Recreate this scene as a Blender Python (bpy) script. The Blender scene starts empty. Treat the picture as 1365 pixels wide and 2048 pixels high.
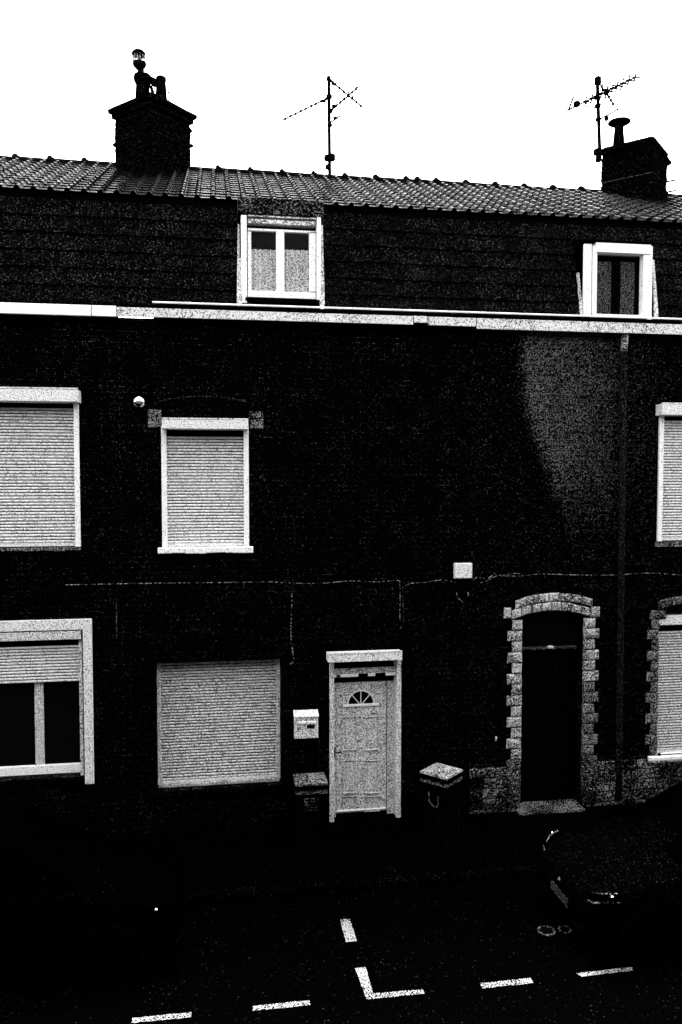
import bpy, bmesh, math, random
from mathutils import Vector, Matrix
R = math.radians
rnd = random.Random(7)
sc = bpy.context.scene
C = sc.collection

# ---------------------------------------------------------------- camera
PITCH, YAW, DIST, HEIGHT, FPX = R(2.65), R(8.75), 11.0, 4.91, 1600.0
cd = bpy.data.cameras.new('camera')
cd.sensor_fit = 'VERTICAL'; cd.sensor_height = 36.0; cd.sensor_width = 24.0
cd.lens = 36.0 * FPX / 2048.0
cd.clip_start = 0.05; cd.clip_end = 2000
cam = bpy.data.objects.new('camera', cd); C.objects.link(cam)
cam.location = (0, -DIST, HEIGHT)
cam.rotation_euler = (R(90) - PITCH, 0, -YAW)
sc.camera = cam

# ---------------------------------------------------------------- sky, sun, exposure
SUN_EL, SUN_AZ = R(64), R(188)        # high behind the houses: the street front lies in open shade
w = bpy.data.worlds.new('World'); sc.world = w; w.use_nodes = True
nt = w.node_tree; nt.nodes.clear()
wo = nt.nodes.new('ShaderNodeOutputWorld'); bg = nt.nodes.new('ShaderNodeBackground')
sky = nt.nodes.new('ShaderNodeTexSky'); sky.sky_type = 'NISHITA'; sky.sun_disc = False
sky.sun_elevation = SUN_EL; sky.sun_rotation = R(180) + SUN_AZ
sky.air_density = 1.0; sky.dust_density = 4.0; sky.ozone_density = 1.0; sky.altitude = 50
bw = nt.nodes.new('ShaderNodeRGBToBW')
nt.links.new(sky.outputs[0], bw.inputs[0]); nt.links.new(bw.outputs[0], bg.inputs[0])
bg.inputs[1].default_value = 0.15
nt.links.new(bg.outputs[0], wo.inputs[0])
sl = bpy.data.lights.new('sun', 'SUN'); sl.energy = 1.2; sl.angle = R(20); sl.color = (1, 1, 1)
so = bpy.data.objects.new('sun', sl); C.objects.link(so)
sd = Vector((-math.sin(SUN_AZ) * math.cos(SUN_EL), -math.cos(SUN_AZ) * math.cos(SUN_EL), math.sin(SUN_EL)))
so.rotation_euler = sd.to_track_quat('Z', 'Y').to_euler(); so.location = (0, -20, 30)
sc.view_settings.view_transform = 'Standard'; sc.view_settings.look = 'None'
sc.view_settings.exposure = 3.6; sc.view_settings.gamma = 1.0
sc.view_settings.use_curve_mapping = False

# ---------------------------------------------------------------- pixel -> world on a known plane
_f = Vector((math.sin(YAW) * math.cos(PITCH), math.cos(YAW) * math.cos(PITCH), -math.sin(PITCH)))
_r = Vector((math.cos(YAW), -math.sin(YAW), 0)); _u = _r.cross(_f)
def ray(px, py): return _f * FPX + _r * (px - 682.5) + _u * (1024 - py)
def F(px, py, Y=0.0):
    d = ray(px, py); t = (Y + DIST) / d.y
    return Vector((t * d.x, Y, HEIGHT + t * d.z))
def G(px, py, z=0.0):
    d = ray(px, py); t = (z - HEIGHT) / d.z
    return Vector((t * d.x, -DIST + t * d.y, z))
def RECT(x0, y0, x1, y1, Y=0.0):
    """pixel box -> (x0, x1, z0, z1) on the plane Y"""
    a = F(x0, (y0 + y1) / 2, Y).x; b = F(x1, (y0 + y1) / 2, Y).x
    xm = (x0 + x1) / 2
    return a, b, F(xm, y1, Y).z, F(xm, y0, Y).z

# ---------------------------------------------------------------- materials: black and white, film-like fine grain
MATS = {}
def mat(name, lo, hi, t0=0.45, t1=0.6, scale=75, rough=0.85, spec=0.0, metal=0.0, patch=None, big=0.0, bump=0.0, specnoise=None):
    if name in MATS: return MATS[name]
    if lo < 0.012: lo *= 0.25
    m = bpy.data.materials.new(name); m.use_nodes = True
    t = m.node_tree; b = t.nodes['Principled BSDF']
    g = t.nodes.new('ShaderNodeNewGeometry')
    n = t.nodes.new('ShaderNodeTexNoise'); n.inputs['Scale'].default_value = scale * 0.76
    n.inputs['Detail'].default_value = 1.0; n.inputs['Roughness'].default_value = 0.6
    t.links.new(g.outputs['Position'], n.inputs['Vector'])
    val = n.outputs[0]
    if big:
        n2 = t.nodes.new('ShaderNodeTexNoise'); n2.inputs['Scale'].default_value = 2.6; n2.inputs['Detail'].default_value = 4
        t.links.new(g.outputs['Position'], n2.inputs['Vector'])
        s = t.nodes.new('ShaderNodeMath'); s.operation = 'MULTIPLY_ADD'
        t.links.new(n2.outputs[0], s.inputs[0]); s.inputs[1].default_value = big
        a = t.nodes.new('ShaderNodeMath'); a.operation = 'ADD'; a.inputs[1].default_value = -0.5 * big
        t.links.new(val, s.inputs[2]); t.links.new(s.outputs[0], a.inputs[0]); val = a.outputs[0]
    if patch:
        val = patch(t, g, val)
    mr = t.nodes.new('ShaderNodeMapRange'); mr.interpolation_type = 'SMOOTHSTEP'
    mr.inputs['From Min'].default_value = t0; mr.inputs['From Max'].default_value = t1
    mr.inputs['To Min'].default_value = lo; mr.inputs['To Max'].default_value = hi
    t.links.new(val, mr.inputs['Value'])
    t.links.new(mr.outputs[0], b.inputs['Base Color'])
    b.inputs['Roughness'].default_value = rough; b.inputs['Specular IOR Level'].default_value = spec
    b.inputs['Metallic'].default_value = metal
    if spec == 0.0 and not specnoise: b.inputs['IOR'].default_value = 1.0
    if specnoise:
        ms = t.nodes.new('ShaderNodeMapRange'); ms.interpolation_type = 'SMOOTHSTEP'
        ms.inputs['From Min'].default_value = 0.47; ms.inputs['From Max'].default_value = 0.60
        ms.inputs['To Min'].default_value = specnoise[0]; ms.inputs['To Max'].default_value = specnoise[1]
        t.links.new(val, ms.inputs['Value']); t.links.new(ms.outputs[0], b.inputs['Specular IOR Level'])
    if bump:
        bp = t.nodes.new('ShaderNodeBump'); bp.inputs['Strength'].default_value = bump; bp.inputs['Distance'].default_value = 0.01
        t.links.new(n.outputs[0], bp.inputs['Height']); t.links.new(bp.outputs[0], b.inputs['Normal'])
    MATS[name] = m
    return m

def painted_light_patch(t, g, val):
    """pale patch of light painted into the masonry colour of the arched-door house: a tapering tongue below the gutter"""
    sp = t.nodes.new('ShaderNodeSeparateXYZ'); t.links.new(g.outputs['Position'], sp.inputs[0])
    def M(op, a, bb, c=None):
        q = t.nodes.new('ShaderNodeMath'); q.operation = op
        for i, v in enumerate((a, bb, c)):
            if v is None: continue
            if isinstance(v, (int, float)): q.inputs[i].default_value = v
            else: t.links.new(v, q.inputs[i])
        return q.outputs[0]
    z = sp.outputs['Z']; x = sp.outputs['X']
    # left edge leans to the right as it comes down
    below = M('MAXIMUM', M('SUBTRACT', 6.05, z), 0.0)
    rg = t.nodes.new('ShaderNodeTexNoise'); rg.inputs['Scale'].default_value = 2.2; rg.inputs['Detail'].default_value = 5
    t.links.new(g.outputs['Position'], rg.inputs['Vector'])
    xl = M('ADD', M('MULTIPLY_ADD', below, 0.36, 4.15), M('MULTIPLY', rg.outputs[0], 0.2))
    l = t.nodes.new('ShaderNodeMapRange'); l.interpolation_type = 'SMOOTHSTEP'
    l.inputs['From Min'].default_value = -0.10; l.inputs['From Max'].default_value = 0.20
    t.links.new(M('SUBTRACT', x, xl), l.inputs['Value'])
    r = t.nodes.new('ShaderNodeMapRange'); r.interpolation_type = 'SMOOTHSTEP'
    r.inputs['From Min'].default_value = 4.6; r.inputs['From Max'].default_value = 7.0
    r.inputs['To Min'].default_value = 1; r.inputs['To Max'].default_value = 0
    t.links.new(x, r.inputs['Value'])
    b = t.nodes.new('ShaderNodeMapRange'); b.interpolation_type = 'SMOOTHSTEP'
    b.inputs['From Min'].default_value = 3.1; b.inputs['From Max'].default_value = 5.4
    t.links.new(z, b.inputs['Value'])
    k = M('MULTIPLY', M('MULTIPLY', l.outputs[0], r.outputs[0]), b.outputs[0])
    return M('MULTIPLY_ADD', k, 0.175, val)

M_white = mat('white_frame', 0.08, 0.78, 0.30, 0.41, scale=98, rough=0.5)
M_box = mat('white_shutter_box', 0.04, 0.70, 0.36, 0.48, scale=95, rough=0.55)
M_slat = mat('white_slat', 0.09, 0.82, 0.365, 0.53, scale=112, rough=0.6)
M_slat2 = mat('shaded_slat', 0.04, 0.80, 0.41, 0.57, scale=108, rough=0.6)  # ground-floor white, its dimmer light put in as heavier dark grain
M_door = mat('white_door_skin', 0.035, 0.80, 0.41, 0.565, scale=108, rough=0.6)
M_dirty = mat('dirty_white', 0.06, 0.62, 0.42, 0.62, scale=80, rough=0.7, big=0.3)
M_gutter = mat('white_fascia', 0.04, 0.62, 0.37, 0.51, scale=95, rough=0.6, big=0.25)
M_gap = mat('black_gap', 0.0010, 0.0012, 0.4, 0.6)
M_brick = mat('dark_brick', 0.0016, 0.06, 0.68, 0.82, scale=80, big=0.18, bump=0.3)
M_mortar = mat('dark_mortar', 0.0026, 0.16, 0.61, 0.76, scale=70, big=0.25)
M_brick_b = mat('light_patch_brick', 0.0016, 0.12, 0.66, 0.84, scale=80, big=0.12, bump=0.3, patch=painted_light_patch)  # pale patch of light painted into the brick colour
M_mortar_b = mat('light_patch_mortar', 0.0026, 0.15, 0.635, 0.80, scale=70, big=0.15, patch=painted_light_patch)  # same painted light carried across the joints
M_plinth = mat('worn_plinth', 0.005, 0.30, 0.53, 0.71, scale=80, big=0.5, bump=0.4)
M_slate = mat('dark_slate', 0.0024, 0.085, 0.61, 0.79, scale=80, big=0.14)
M_tile = mat('glazed_roof_tile', 0.0008, 0.003, 0.45, 0.7, scale=75, rough=0.26, specnoise=(0.0, 0.011), big=0.2)
M_ridge = mat('ridge_tile_clay', 0.003, 0.02, 0.55, 0.75, scale=60, spec=0.0)
M_stone = mat('rough_pale_stone', 0.012, 0.52, 0.44, 0.60, scale=80, big=0.4, bump=0.8)
M_stone2 = mat('sooty_stone', 0.006, 0.26, 0.48, 0.66, scale=75, big=0.30, bump=0.6)
M_cap = mat('cap_stone', 0.03, 0.50, 0.42, 0.60, scale=75, big=0.3)
M_chim = mat('chimney_brick', 0.0012, 0.05, 0.63, 0.80, scale=70)
M_black = mat('black_metal', 0.002, 0.008, 0.5, 0.7, rough=0.6)
M_blackdoor = mat('black_door_paint', 0.002, 0.03, 0.66, 0.8, scale=80, rough=0.7)
M_pipe = mat('grey_downpipe', 0.003, 0.05, 0.52, 0.74, scale=75)
M_pipe_top = mat('worn_zinc', 0.02, 0.55, 0.46, 0.60, scale=60)
M_cable = mat('pale_cable', 0.002, 0.24, 0.50, 0.66, scale=60)
M_cable_d = mat('dull_cable', 0.002, 0.10, 0.50, 0.68, scale=80)
M_road = mat('asphalt', 0.0008, 0.022, 0.70, 0.85, scale=60, big=0.16)
M_pave = mat('pavement_asphalt', 0.0008, 0.024, 0.68, 0.85, scale=60, big=0.16)
M_kerb = mat('kerb_stone', 0.0010, 0.024, 0.64, 0.82, scale=60, big=0.2)
M_ground = mat('garden_ground', 0.004, 0.03, 0.6, 0.8)
M_paint = mat('road_paint', 0.01, 0.26, 0.40, 0.56, scale=80, big=0.35)
M_carpaint = mat('black_car_paint', 0.0004, 0.010, 0.68, 0.86, scale=80, rough=0.45, spec=0.0)
M_cargrey = mat('dark_grey_car_paint', 0.0006, 0.020, 0.63, 0.83, scale=80, rough=0.45, spec=0.0)
M_tyre = mat('tyre_rubber', 0.0004, 0.003, 0.62, 0.8)
M_rim = mat('wheel_rim', 0.0005, 0.006, 0.64, 0.82, rough=0.5)
M_plate = mat('worn_number_plate', 0.004, 0.10, 0.48, 0.68, scale=80)
M_chrome = mat('chrome', 0.75, 0.85, 0.4, 0.6, rough=0.08, metal=1.0)
M_lampw = mat('lamp_lens', 0.004, 0.22, 0.5, 0.65, scale=60, rough=0.2, spec=0.0)
M_curtain = mat('net_curtain', 0.05, 0.80, 0.38, 0.58, scale=85)
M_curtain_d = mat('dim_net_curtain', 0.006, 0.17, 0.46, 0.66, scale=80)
M_room = mat('dark_room', 0.003, 0.05, 0.58, 0.76, scale=80)
M_dormhead = mat('dormer_cladding', 0.004, 0.14, 0.54, 0.74, scale=75, big=0.45)
M_flash = mat('pale_flashing', 0.10, 0.60, 0.40, 0.58, scale=80, big=0.2)
M_opp = mat('opposite_brick', 0.02, 0.05, 0.4, 0.6)

def glass_mat():
    m = bpy.data.materials.new('window_glass'); m.use_nodes = True
    t = m.node_tree; t.nodes.clear()
    o = t.nodes.new('ShaderNodeOutputMaterial'); mx = t.nodes.new('ShaderNodeMixShader')
    tr = t.nodes.new('ShaderNodeBsdfTransparent'); gl = t.nodes.new('ShaderNodeBsdfGlossy')
    tr.inputs[0].default_value = (0.9, 0.9, 0.9, 1); gl.inputs['Roughness'].default_value = 0.03
    mx.inputs[0].default_value = 0.0015
    t.links.new(tr.outputs[0], mx.inputs[1]); t.links.new(gl.outputs[0], mx.inputs[2]); t.links.new(mx.outputs[0], o.inputs[0])
    return m
M_glass = glass_mat()
def dark_glass():
    m = bpy.data.materials.new('dark_glass'); m.use_nodes = True
    b = m.node_tree.nodes['Principled BSDF']; b.inputs['Base Color'].default_value = (0.002, 0.002, 0.002, 1)
    b.inputs['Roughness'].default_value = 0.06; b.inputs['Specular IOR Level'].default_value = 0.02
    return m
M_dglass = dark_glass()
def car_glass():
    m = bpy.data.materials.new('tinted_car_glass'); m.use_nodes = True
    b = m.node_tree.nodes['Principled BSDF']; b.inputs['Base Color'].default_value = (0.0001, 0.0001, 0.0001, 1)
    b.inputs['Roughness'].default_value = 0.08; b.inputs['Specular IOR Level'].default_value = 0.0; b.inputs['IOR'].default_value = 1.0
    return m
M_cglass = car_glass()

# ---------------------------------------------------------------- mesh helpers
def root_loc(p):
    while p is not None and p.parent is not None: p = p.parent
    return p.location.copy() if p is not None else Vector((0, 0, 0))
class MB:
    def __init__(s): s.v = []; s.f = []
    def add(s, vs, fs):
        o = len(s.v); s.v += [tuple(v) for v in vs]; s.f += [tuple(i + o for i in f) for f in fs]; return s
    def box(s, x0, x1, y0, y1, z0, z1, M=None):
        vs = [Vector(p) for p in ((x0, y0, z0), (x1, y0, z0), (x1, y1, z0), (x0, y1, z0), (x0, y0, z1), (x1, y0, z1), (x1, y1, z1), (x0, y1, z1))]
        if M is not None: vs = [M @ v for v in vs]
        return s.add(vs, ((0, 3, 2, 1), (4, 5, 6, 7), (0, 1, 5, 4), (1, 2, 6, 5), (2, 3, 7, 6), (3, 0, 4, 7)))
    def bevbox(s, x0, x1, y0, y1, z0, z1, b=0.006):
        """box with chamfered front (low y) edges"""
        vs = [(x0, y1, z0), (x1, y1, z0), (x1, y1, z1), (x0, y1, z1), (x0, y0 + b, z0), (x1, y0 + b, z0), (x1, y0 + b, z1), (x0, y0 + b, z1),
              (x0 + b, y0, z0 + b), (x1 - b, y0, z0 + b), (x1 - b, y0, z1 - b), (x0 + b, y0, z1 - b)]
        return s.add(vs, ((8, 9, 10, 11), (4, 5, 9, 8), (5, 6, 10, 9), (6, 7, 11, 10), (7, 4, 8, 11),
                          (0, 1, 5, 4), (1, 2, 6, 5), (2, 3, 7, 6), (3, 0, 4, 7), (3, 2, 1, 0)))
    def prism(s, pts, y0, y1):
        """polygon pts (x,z), counter-clockwise seen from -y, extruded along y"""
        n = len(pts); vs = [(p[0], y0, p[1]) for p in pts] + [(p[0], y1, p[1]) for p in pts]
        fs = [tuple(range(n)), tuple(range(2 * n - 1, n - 1, -1))]
        fs += [(i, i + n, (i + 1) % n + n, (i + 1) % n) for i in range(n)]
        return s.add(vs, fs)
    def tube(s, pts, r, n=8, caps=True):
        pts = [Vector(p) for p in pts]; rs = r if isinstance(r, (list, tuple)) else [r] * len(pts)
        vs = []; prev = None
        for i, p in enumerate(pts):
            d = (pts[min(i + 1, len(pts) - 1)] - pts[max(i - 1, 0)]).normalized()
            a = Vector((0, 0, 1)) if abs(d.z) < 0.9 else Vector((1, 0, 0))
            if prev is None: e = d.cross(a).normalized()
            else: e = (prev - d * prev.dot(d)).normalized()
            prev = e; g = d.cross(e)
            vs += [p + (e * math.cos(k * 2 * math.pi / n) + g * math.sin(k * 2 * math.pi / n)) * rs[i] for k in range(n)]
        fs = []
        for i in range(len(pts) - 1):
            for k in range(n): fs.append((i * n + k, i * n + (k + 1) % n, (i + 1) * n + (k + 1) % n, (i + 1) * n + k))
        if caps: fs += [tuple(range(n - 1, -1, -1)), tuple((len(pts) - 1) * n + k for k in range(n))]
        return s.add(vs, fs)
    def lathe(s, prof, c, n=20):
        vs = []; fs = []
        for (r, z) in prof: vs += [(c[0] + r * math.cos(k * 2 * math.pi / n), c[1] + r * math.sin(k * 2 * math.pi / n), c[2] + z) for k in range(n)]
        for i in range(len(prof) - 1):
            for k in range(n): fs.append((i * n + k, i * n + (k + 1) % n, (i + 1) * n + (k + 1) % n, (i + 1) * n + k))
        fs += [tuple(range(n - 1, -1, -1)), tuple((len(prof) - 1) * n + k for k in range(n))]
        return s.add(vs, fs)
    def mesh(s, name, off=Vector((0, 0, 0)), smooth=False):
        me = bpy.data.meshes.new(name)
        me.from_pydata([(v[0] - off.x, v[1] - off.y, v[2] - off.z) for v in s.v], [], s.f); me.update()
        if smooth:
            for p in me.polygons: p.use_smooth = True
        return me
    def build(s, name, m, parent=None, smooth=False, base=None):
        if parent is not None: off = root_loc(parent)
        else: off = Vector(base) if base is not None else Vector((0, 0, 0))
        o = bpy.data.objects.new(name, s.mesh(name, off, smooth)); o.data.materials.append(m); C.objects.link(o)
        if parent is not None: o.parent = parent
        else: o.location = off
        return o
def inst(name, me, loc, parent, rot=None, scale=None):
    o = bpy.data.objects.new(name, me); C.objects.link(o); o.parent = parent
    o.location = Vector(loc) - root_loc(parent)
    if rot: o.rotation_euler = rot
    if scale: o.scale = scale
    return o
def tag(o, label=None, cat=None, group=None, kind=None):
    if label: o['label'] = label
    if cat: o['category'] = cat
    if group: o['group'] = group
    if kind: o['kind'] = kind
    return o
def thing(name, loc, label, cat, group=None):
    o = bpy.data.objects.new(name, None); C.objects.link(o); o.location = loc; o.empty_display_size = 0.2
    return tag(o, label, cat, group)
def bx(*a): return MB().box(*a)

# ================================================================ the setting
ROADZ = -0.10
PAVE_Y = -1.62
g = MB().add([(-400, -400, -0.16), (400, -400, -0.16), (400, 400, -0.16), (-400, 400, -0.16)], [(0, 1, 2, 3)])
tag(g.build('ground', M_ground), kind='structure')
def grid_sheet(x0, x1, y0, y1, z, nx, ny, amp, top):
    m = MB(); vs = []
    for j in range(ny + 1):
        for i in range(nx + 1):
            vs.append((x0 + (x1 - x0) * i / nx, y0 + (y1 - y0) * j / ny, z + rnd.uniform(-amp, amp)))
    fs = [(j * (nx + 1) + i, j * (nx + 1) + i + 1, (j + 1) * (nx + 1) + i + 1, (j + 1) * (nx + 1) + i) for j in range(ny) for i in range(nx)]
    return m.add(vs, fs)
road = grid_sheet(-60, 60, -9.6, PAVE_Y - 0.15, ROADZ, 60, 4, 0.0, 0)
tag(road.build('road', M_road), kind='structure')
pv = MB().box(-60, 60, PAVE_Y, 0.3, -0.15, 0.0)
tag(pv.build('pavement', M_pave), kind='structure')
pv2 = MB().box(-60, 60, -11.4, -9.75, -0.15, 0.0)
tag(pv2.build('far_pavement', M_pave), kind='structure')
kerb = bx(-60, 60, PAVE_Y - 0.15, PAVE_Y - 0.135, -0.15, -0.02).build('kerb', M_kerb); tag(kerb, kind='structure')
ks = MB().bevbox(0, 0.99, -0.134, 0.0, -0.15, 0.004, 0.012).mesh('kerb_stone'); ks.materials.append(M_kerb)
for i in range(-7, 12): inst('kerb_stone', ks, (i * 1.0, PAVE_Y, 0.0), kerb)
kf = bx(-60, 60, -9.75, -9.6, -0.15, 0.004).build('far_kerb', M_kerb); tag(kf, kind='structure')

# painted parking bay marks: each dash a thin sheet on the asphalt
def marking(pts, label):
    n = len(pts); z = ROADZ + 0.004
    c = sum((Vector((p[0], p[1], z)) for p in pts), Vector()) / n
    m = MB(); rough = []
    for i in range(n):                                   # slightly ragged painted edge
        a = Vector(pts[i]); b = Vector(pts[(i + 1) % n]); k = max(2, int((b - a).length / 0.05))
        for j in range(k):
            q = a.lerp(b, j / k)
            jit = 0.004 if j else 0.0
            rough.append((q.x + rnd.uniform(-jit, jit), q.y + rnd.uniform(-jit, jit), z))
    m.add(rough, [tuple(range(len(rough)))])
    o = m.build('parking_bay_marking', M_paint, base=c)
    return tag(o, label, 'road marking', 'white dashes of the parking bays')
Ya, Yb = -3.70, -3.63
marking([(-0.815, Ya), (-0.28, Ya), (-0.28, Yb), (-0.815, Yb)], 'white painted dash at the bottom edge, leftmost on the road')
marking([(0.29, Ya), (0.83, Ya), (0.83, Yb), (0.29, Yb)], 'white painted dash second from left along the kerbside bay')
marking([(1.372, Ya), (1.94, Ya), (1.94, Yb), (1.447, Yb), (1.452, -3.205), (1.343, -3.205)], 'white L-shaped corner marking of the parking bay')
marking([(1.322, -2.745), (1.442, -2.745), (1.442, -2.305), (1.330, -2.305)], 'short white dash pointing towards the white front door')
marking([(2.52, Ya - 0.01), (3.045, Ya - 0.01), (3.045, Yb), (2.52, Yb)], 'white painted dash second from the right, right of the L-shaped marking')
marking([(3.56, Ya + 0.01), (4.12, Ya + 0.03), (4.14, Yb + 0.02), (3.53, Yb)], 'rightmost white painted dash, reaching under the parked car')
def valve_cover(c, r, label):
    m = MB().lathe([(r * 0.68, 0.0), (r, 0.0), (r, 0.005), (r * 0.70, 0.006), (r * 0.68, 0.001)], c, 28)
    o = m.build('valve_cover', M_plate, base=c)
    MB().lathe([(r * 0.66, 0.002), (r * 0.66, 0.0075), (r * 0.2, 0.008)], c, 24).build('lid', M_gap, o)
    return tag(o, label, 'valve cover', 'small round covers in the road')
valve_cover(Vector((3.535, -2.87, ROADZ + 0.002)), 0.10, 'pale round valve cover in the road, the larger left one of two')
valve_cover(Vector((3.748, -2.875, ROADZ + 0.002)), 0.075, 'small dim valve cover beside the larger one, near the car bumper')

# ================================================================ terrace
GUT0, GUT1 = 6.97, 7.17           # underside and top of the gutter board
EAVE_Y, EAVE_Z = 0.40, 8.72
ROOF_A = R(26.0)
RIDGE_Y = 3.40; RIDGE_Z = 10.20
ROOF_A = math.atan2(RIDGE_Z - EAVE_Z, RIDGE_Y - EAVE_Y)
SLOPE_L = math.hypot(RIDGE_Z - EAVE_Z, RIDGE_Y - EAVE_Y)
X_LM = F(237, 632, 0).x           # party line left / middle house
X_MR = F(945, 653, 0).x           # party line middle / right house
X_L, X_R = -7.6, 10.6

def wall_sheet(x0, x1, z0, z1, holes, y, depth):
    """masonry sheet with openings and their reveals"""
    xs = sorted(set([x0, x1] + [min(max(v, x0), x1) for h in holes for v in h[:2]]))
    zs = sorted(set([z0, z1] + [min(max(v, z0), z1) for h in holes for v in h[2:4]]))
    m = MB()
    for i in range(len(xs) - 1):
        for j in range(len(zs) - 1):
            cx, cz = (xs[i] + xs[i + 1]) / 2, (zs[j] + zs[j + 1]) / 2
            if any(h[0] < cx < h[1] and h[2] < cz < h[3] for h in holes): continue
            m.add([(xs[i], y, zs[j]), (xs[i + 1], y, zs[j]), (xs[i + 1], y, zs[j + 1]), (xs[i], y, zs[j + 1])], [(0, 1, 2, 3)])
    for h in holes:
        a, b, c, d = h[:4]; a = max(a, x0); b = min(b, x1)
        m.add([(a, y, c), (a, y, d), (a, depth, d), (a, depth, c)], [(0, 1, 2, 3)])
        m.add([(b, y, c), (b, depth, c), (b, depth, d), (b, y, d)], [(0, 1, 2, 3)])
        m.add([(a, y, d), (b, y, d), (b, depth, d), (a, depth, d)], [(0, 1, 2, 3)])
        m.add([(a, y, c), (a, depth, c), (b, depth, c), (b, y, c)], [(0, 1, 2, 3)])
    return m
BW, BH, JT, PROUD = 0.222, 0.063, 0.010, 0.007
def brick_rows(x0, x1, z0, z1, holes):
    """yields (x, z, w, h) of every brick, cut at the openings"""
    P = BW + JT; Q = BH + JT; k = 0; z = z0 + JT / 2
    while z + BH <= z1 + 0.02:
        zt = min(z + BH, z1 - 0.004)
        x = math.floor(x0 / P) * P + (P / 2 if k % 2 else 0)
        while x < x1:
            segs = [(max(x, x0 + JT / 2), min(x + BW, x1 - JT / 2))]
            for h in holes:
                if zt < h[2] or z > h[3]: continue
                ns = []
                for a, b in segs:
                    if b <= h[0] or a >= h[1]: ns.append((a, b))
                    else:
                        if h[0] - a > 0.03: ns.append((a, h[0] - 0.002))
                        if b - h[1] > 0.03: ns.append((h[1] + 0.002, b))
                segs = ns
            for a, b in segs:
                if b - a > 0.03 and zt - z > 0.02: yield a, z, b - a, zt - z
            x += P
        z += Q; k += 1
brick_me = MB().bevbox(-BW / 2, BW / 2, -PROUD, 0.0, -BH / 2, BH / 2, 0.003).mesh('brick'); brick_me.materials.append(M_brick)
def make_wall(house, x0, x1, z0, z1, holes, mb, mm, pick=None):
    wl = wall_sheet(x0, x1, z0, z1, holes, 0.0, 0.26).build('wall', mm, house)
    rest = MB(); n = 0
    for (x, z, bw_, bh_) in brick_rows(x0, x1, z0, z1, holes):
        if pick and n < 300 and pick(x + bw_ / 2, z + bh_ / 2) and abs(bw_ - BW) < 1e-4 and abs(bh_ - BH) < 1e-4:
            inst('brick', brick_me, (x + bw_ / 2, rnd.uniform(-0.0015, 0.0015), z + bh_ / 2), wl, rot=(rnd.uniform(-.01, .01), 0, rnd.uniform(-.006, .006))); n += 1
        else:
            j = rnd.uniform(-0.0015, 0.002)
            rest.bevbox(x, x + bw_, -PROUD + j, 0.004, z, z + bh_, 0.003)
    tag(rest.build('brickwork', mb, wl), kind='stuff')
    return wl

# ---- roofs
COVER = 0.215
ROWS = 13
GAUGE = SLOPE_L / ROWS
def tile_mesh():
    """one glazed pantile: flat pan with a roll along its right side, tilted on the tile below; origin at its lower left corner"""
    prof = [(0.0, 0.006), (0.012, 0.0), (0.135, 0.0), (0.142, 0.014), (0.154, 0.036), (0.178, 0.046), (0.200, 0.036), (0.211, 0.014), (0.218, 0.002)]
    th = 0.020; L = GAUGE + 0.03; lift = 0.021
    vs = []
    for (x, z) in prof: vs.append((x, 0, z + lift))
    for (x, z) in prof: vs.append((x, L, z + 0.002))
    for (x, z) in prof: vs.append((x, 0.0, z + lift - th))
    n = len(prof); fs = []
    for i in range(n - 1):
        fs.append((i, i + 1, n + i + 1, n + i)); fs.append((2 * n + i, 2 * n + i + 1, i + 1, i))
    fs.append((0, n, 2 * n)); fs.append((n - 1, 3 * n - 1, 2 * n - 1))
    return vs, fs
tv, tf = tile_mesh()
tile_me = bpy.data.meshes.new('roof_tile'); tile_me.from_pydata(tv, [], tf); tile_me.materials.append(M_tile)
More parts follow.
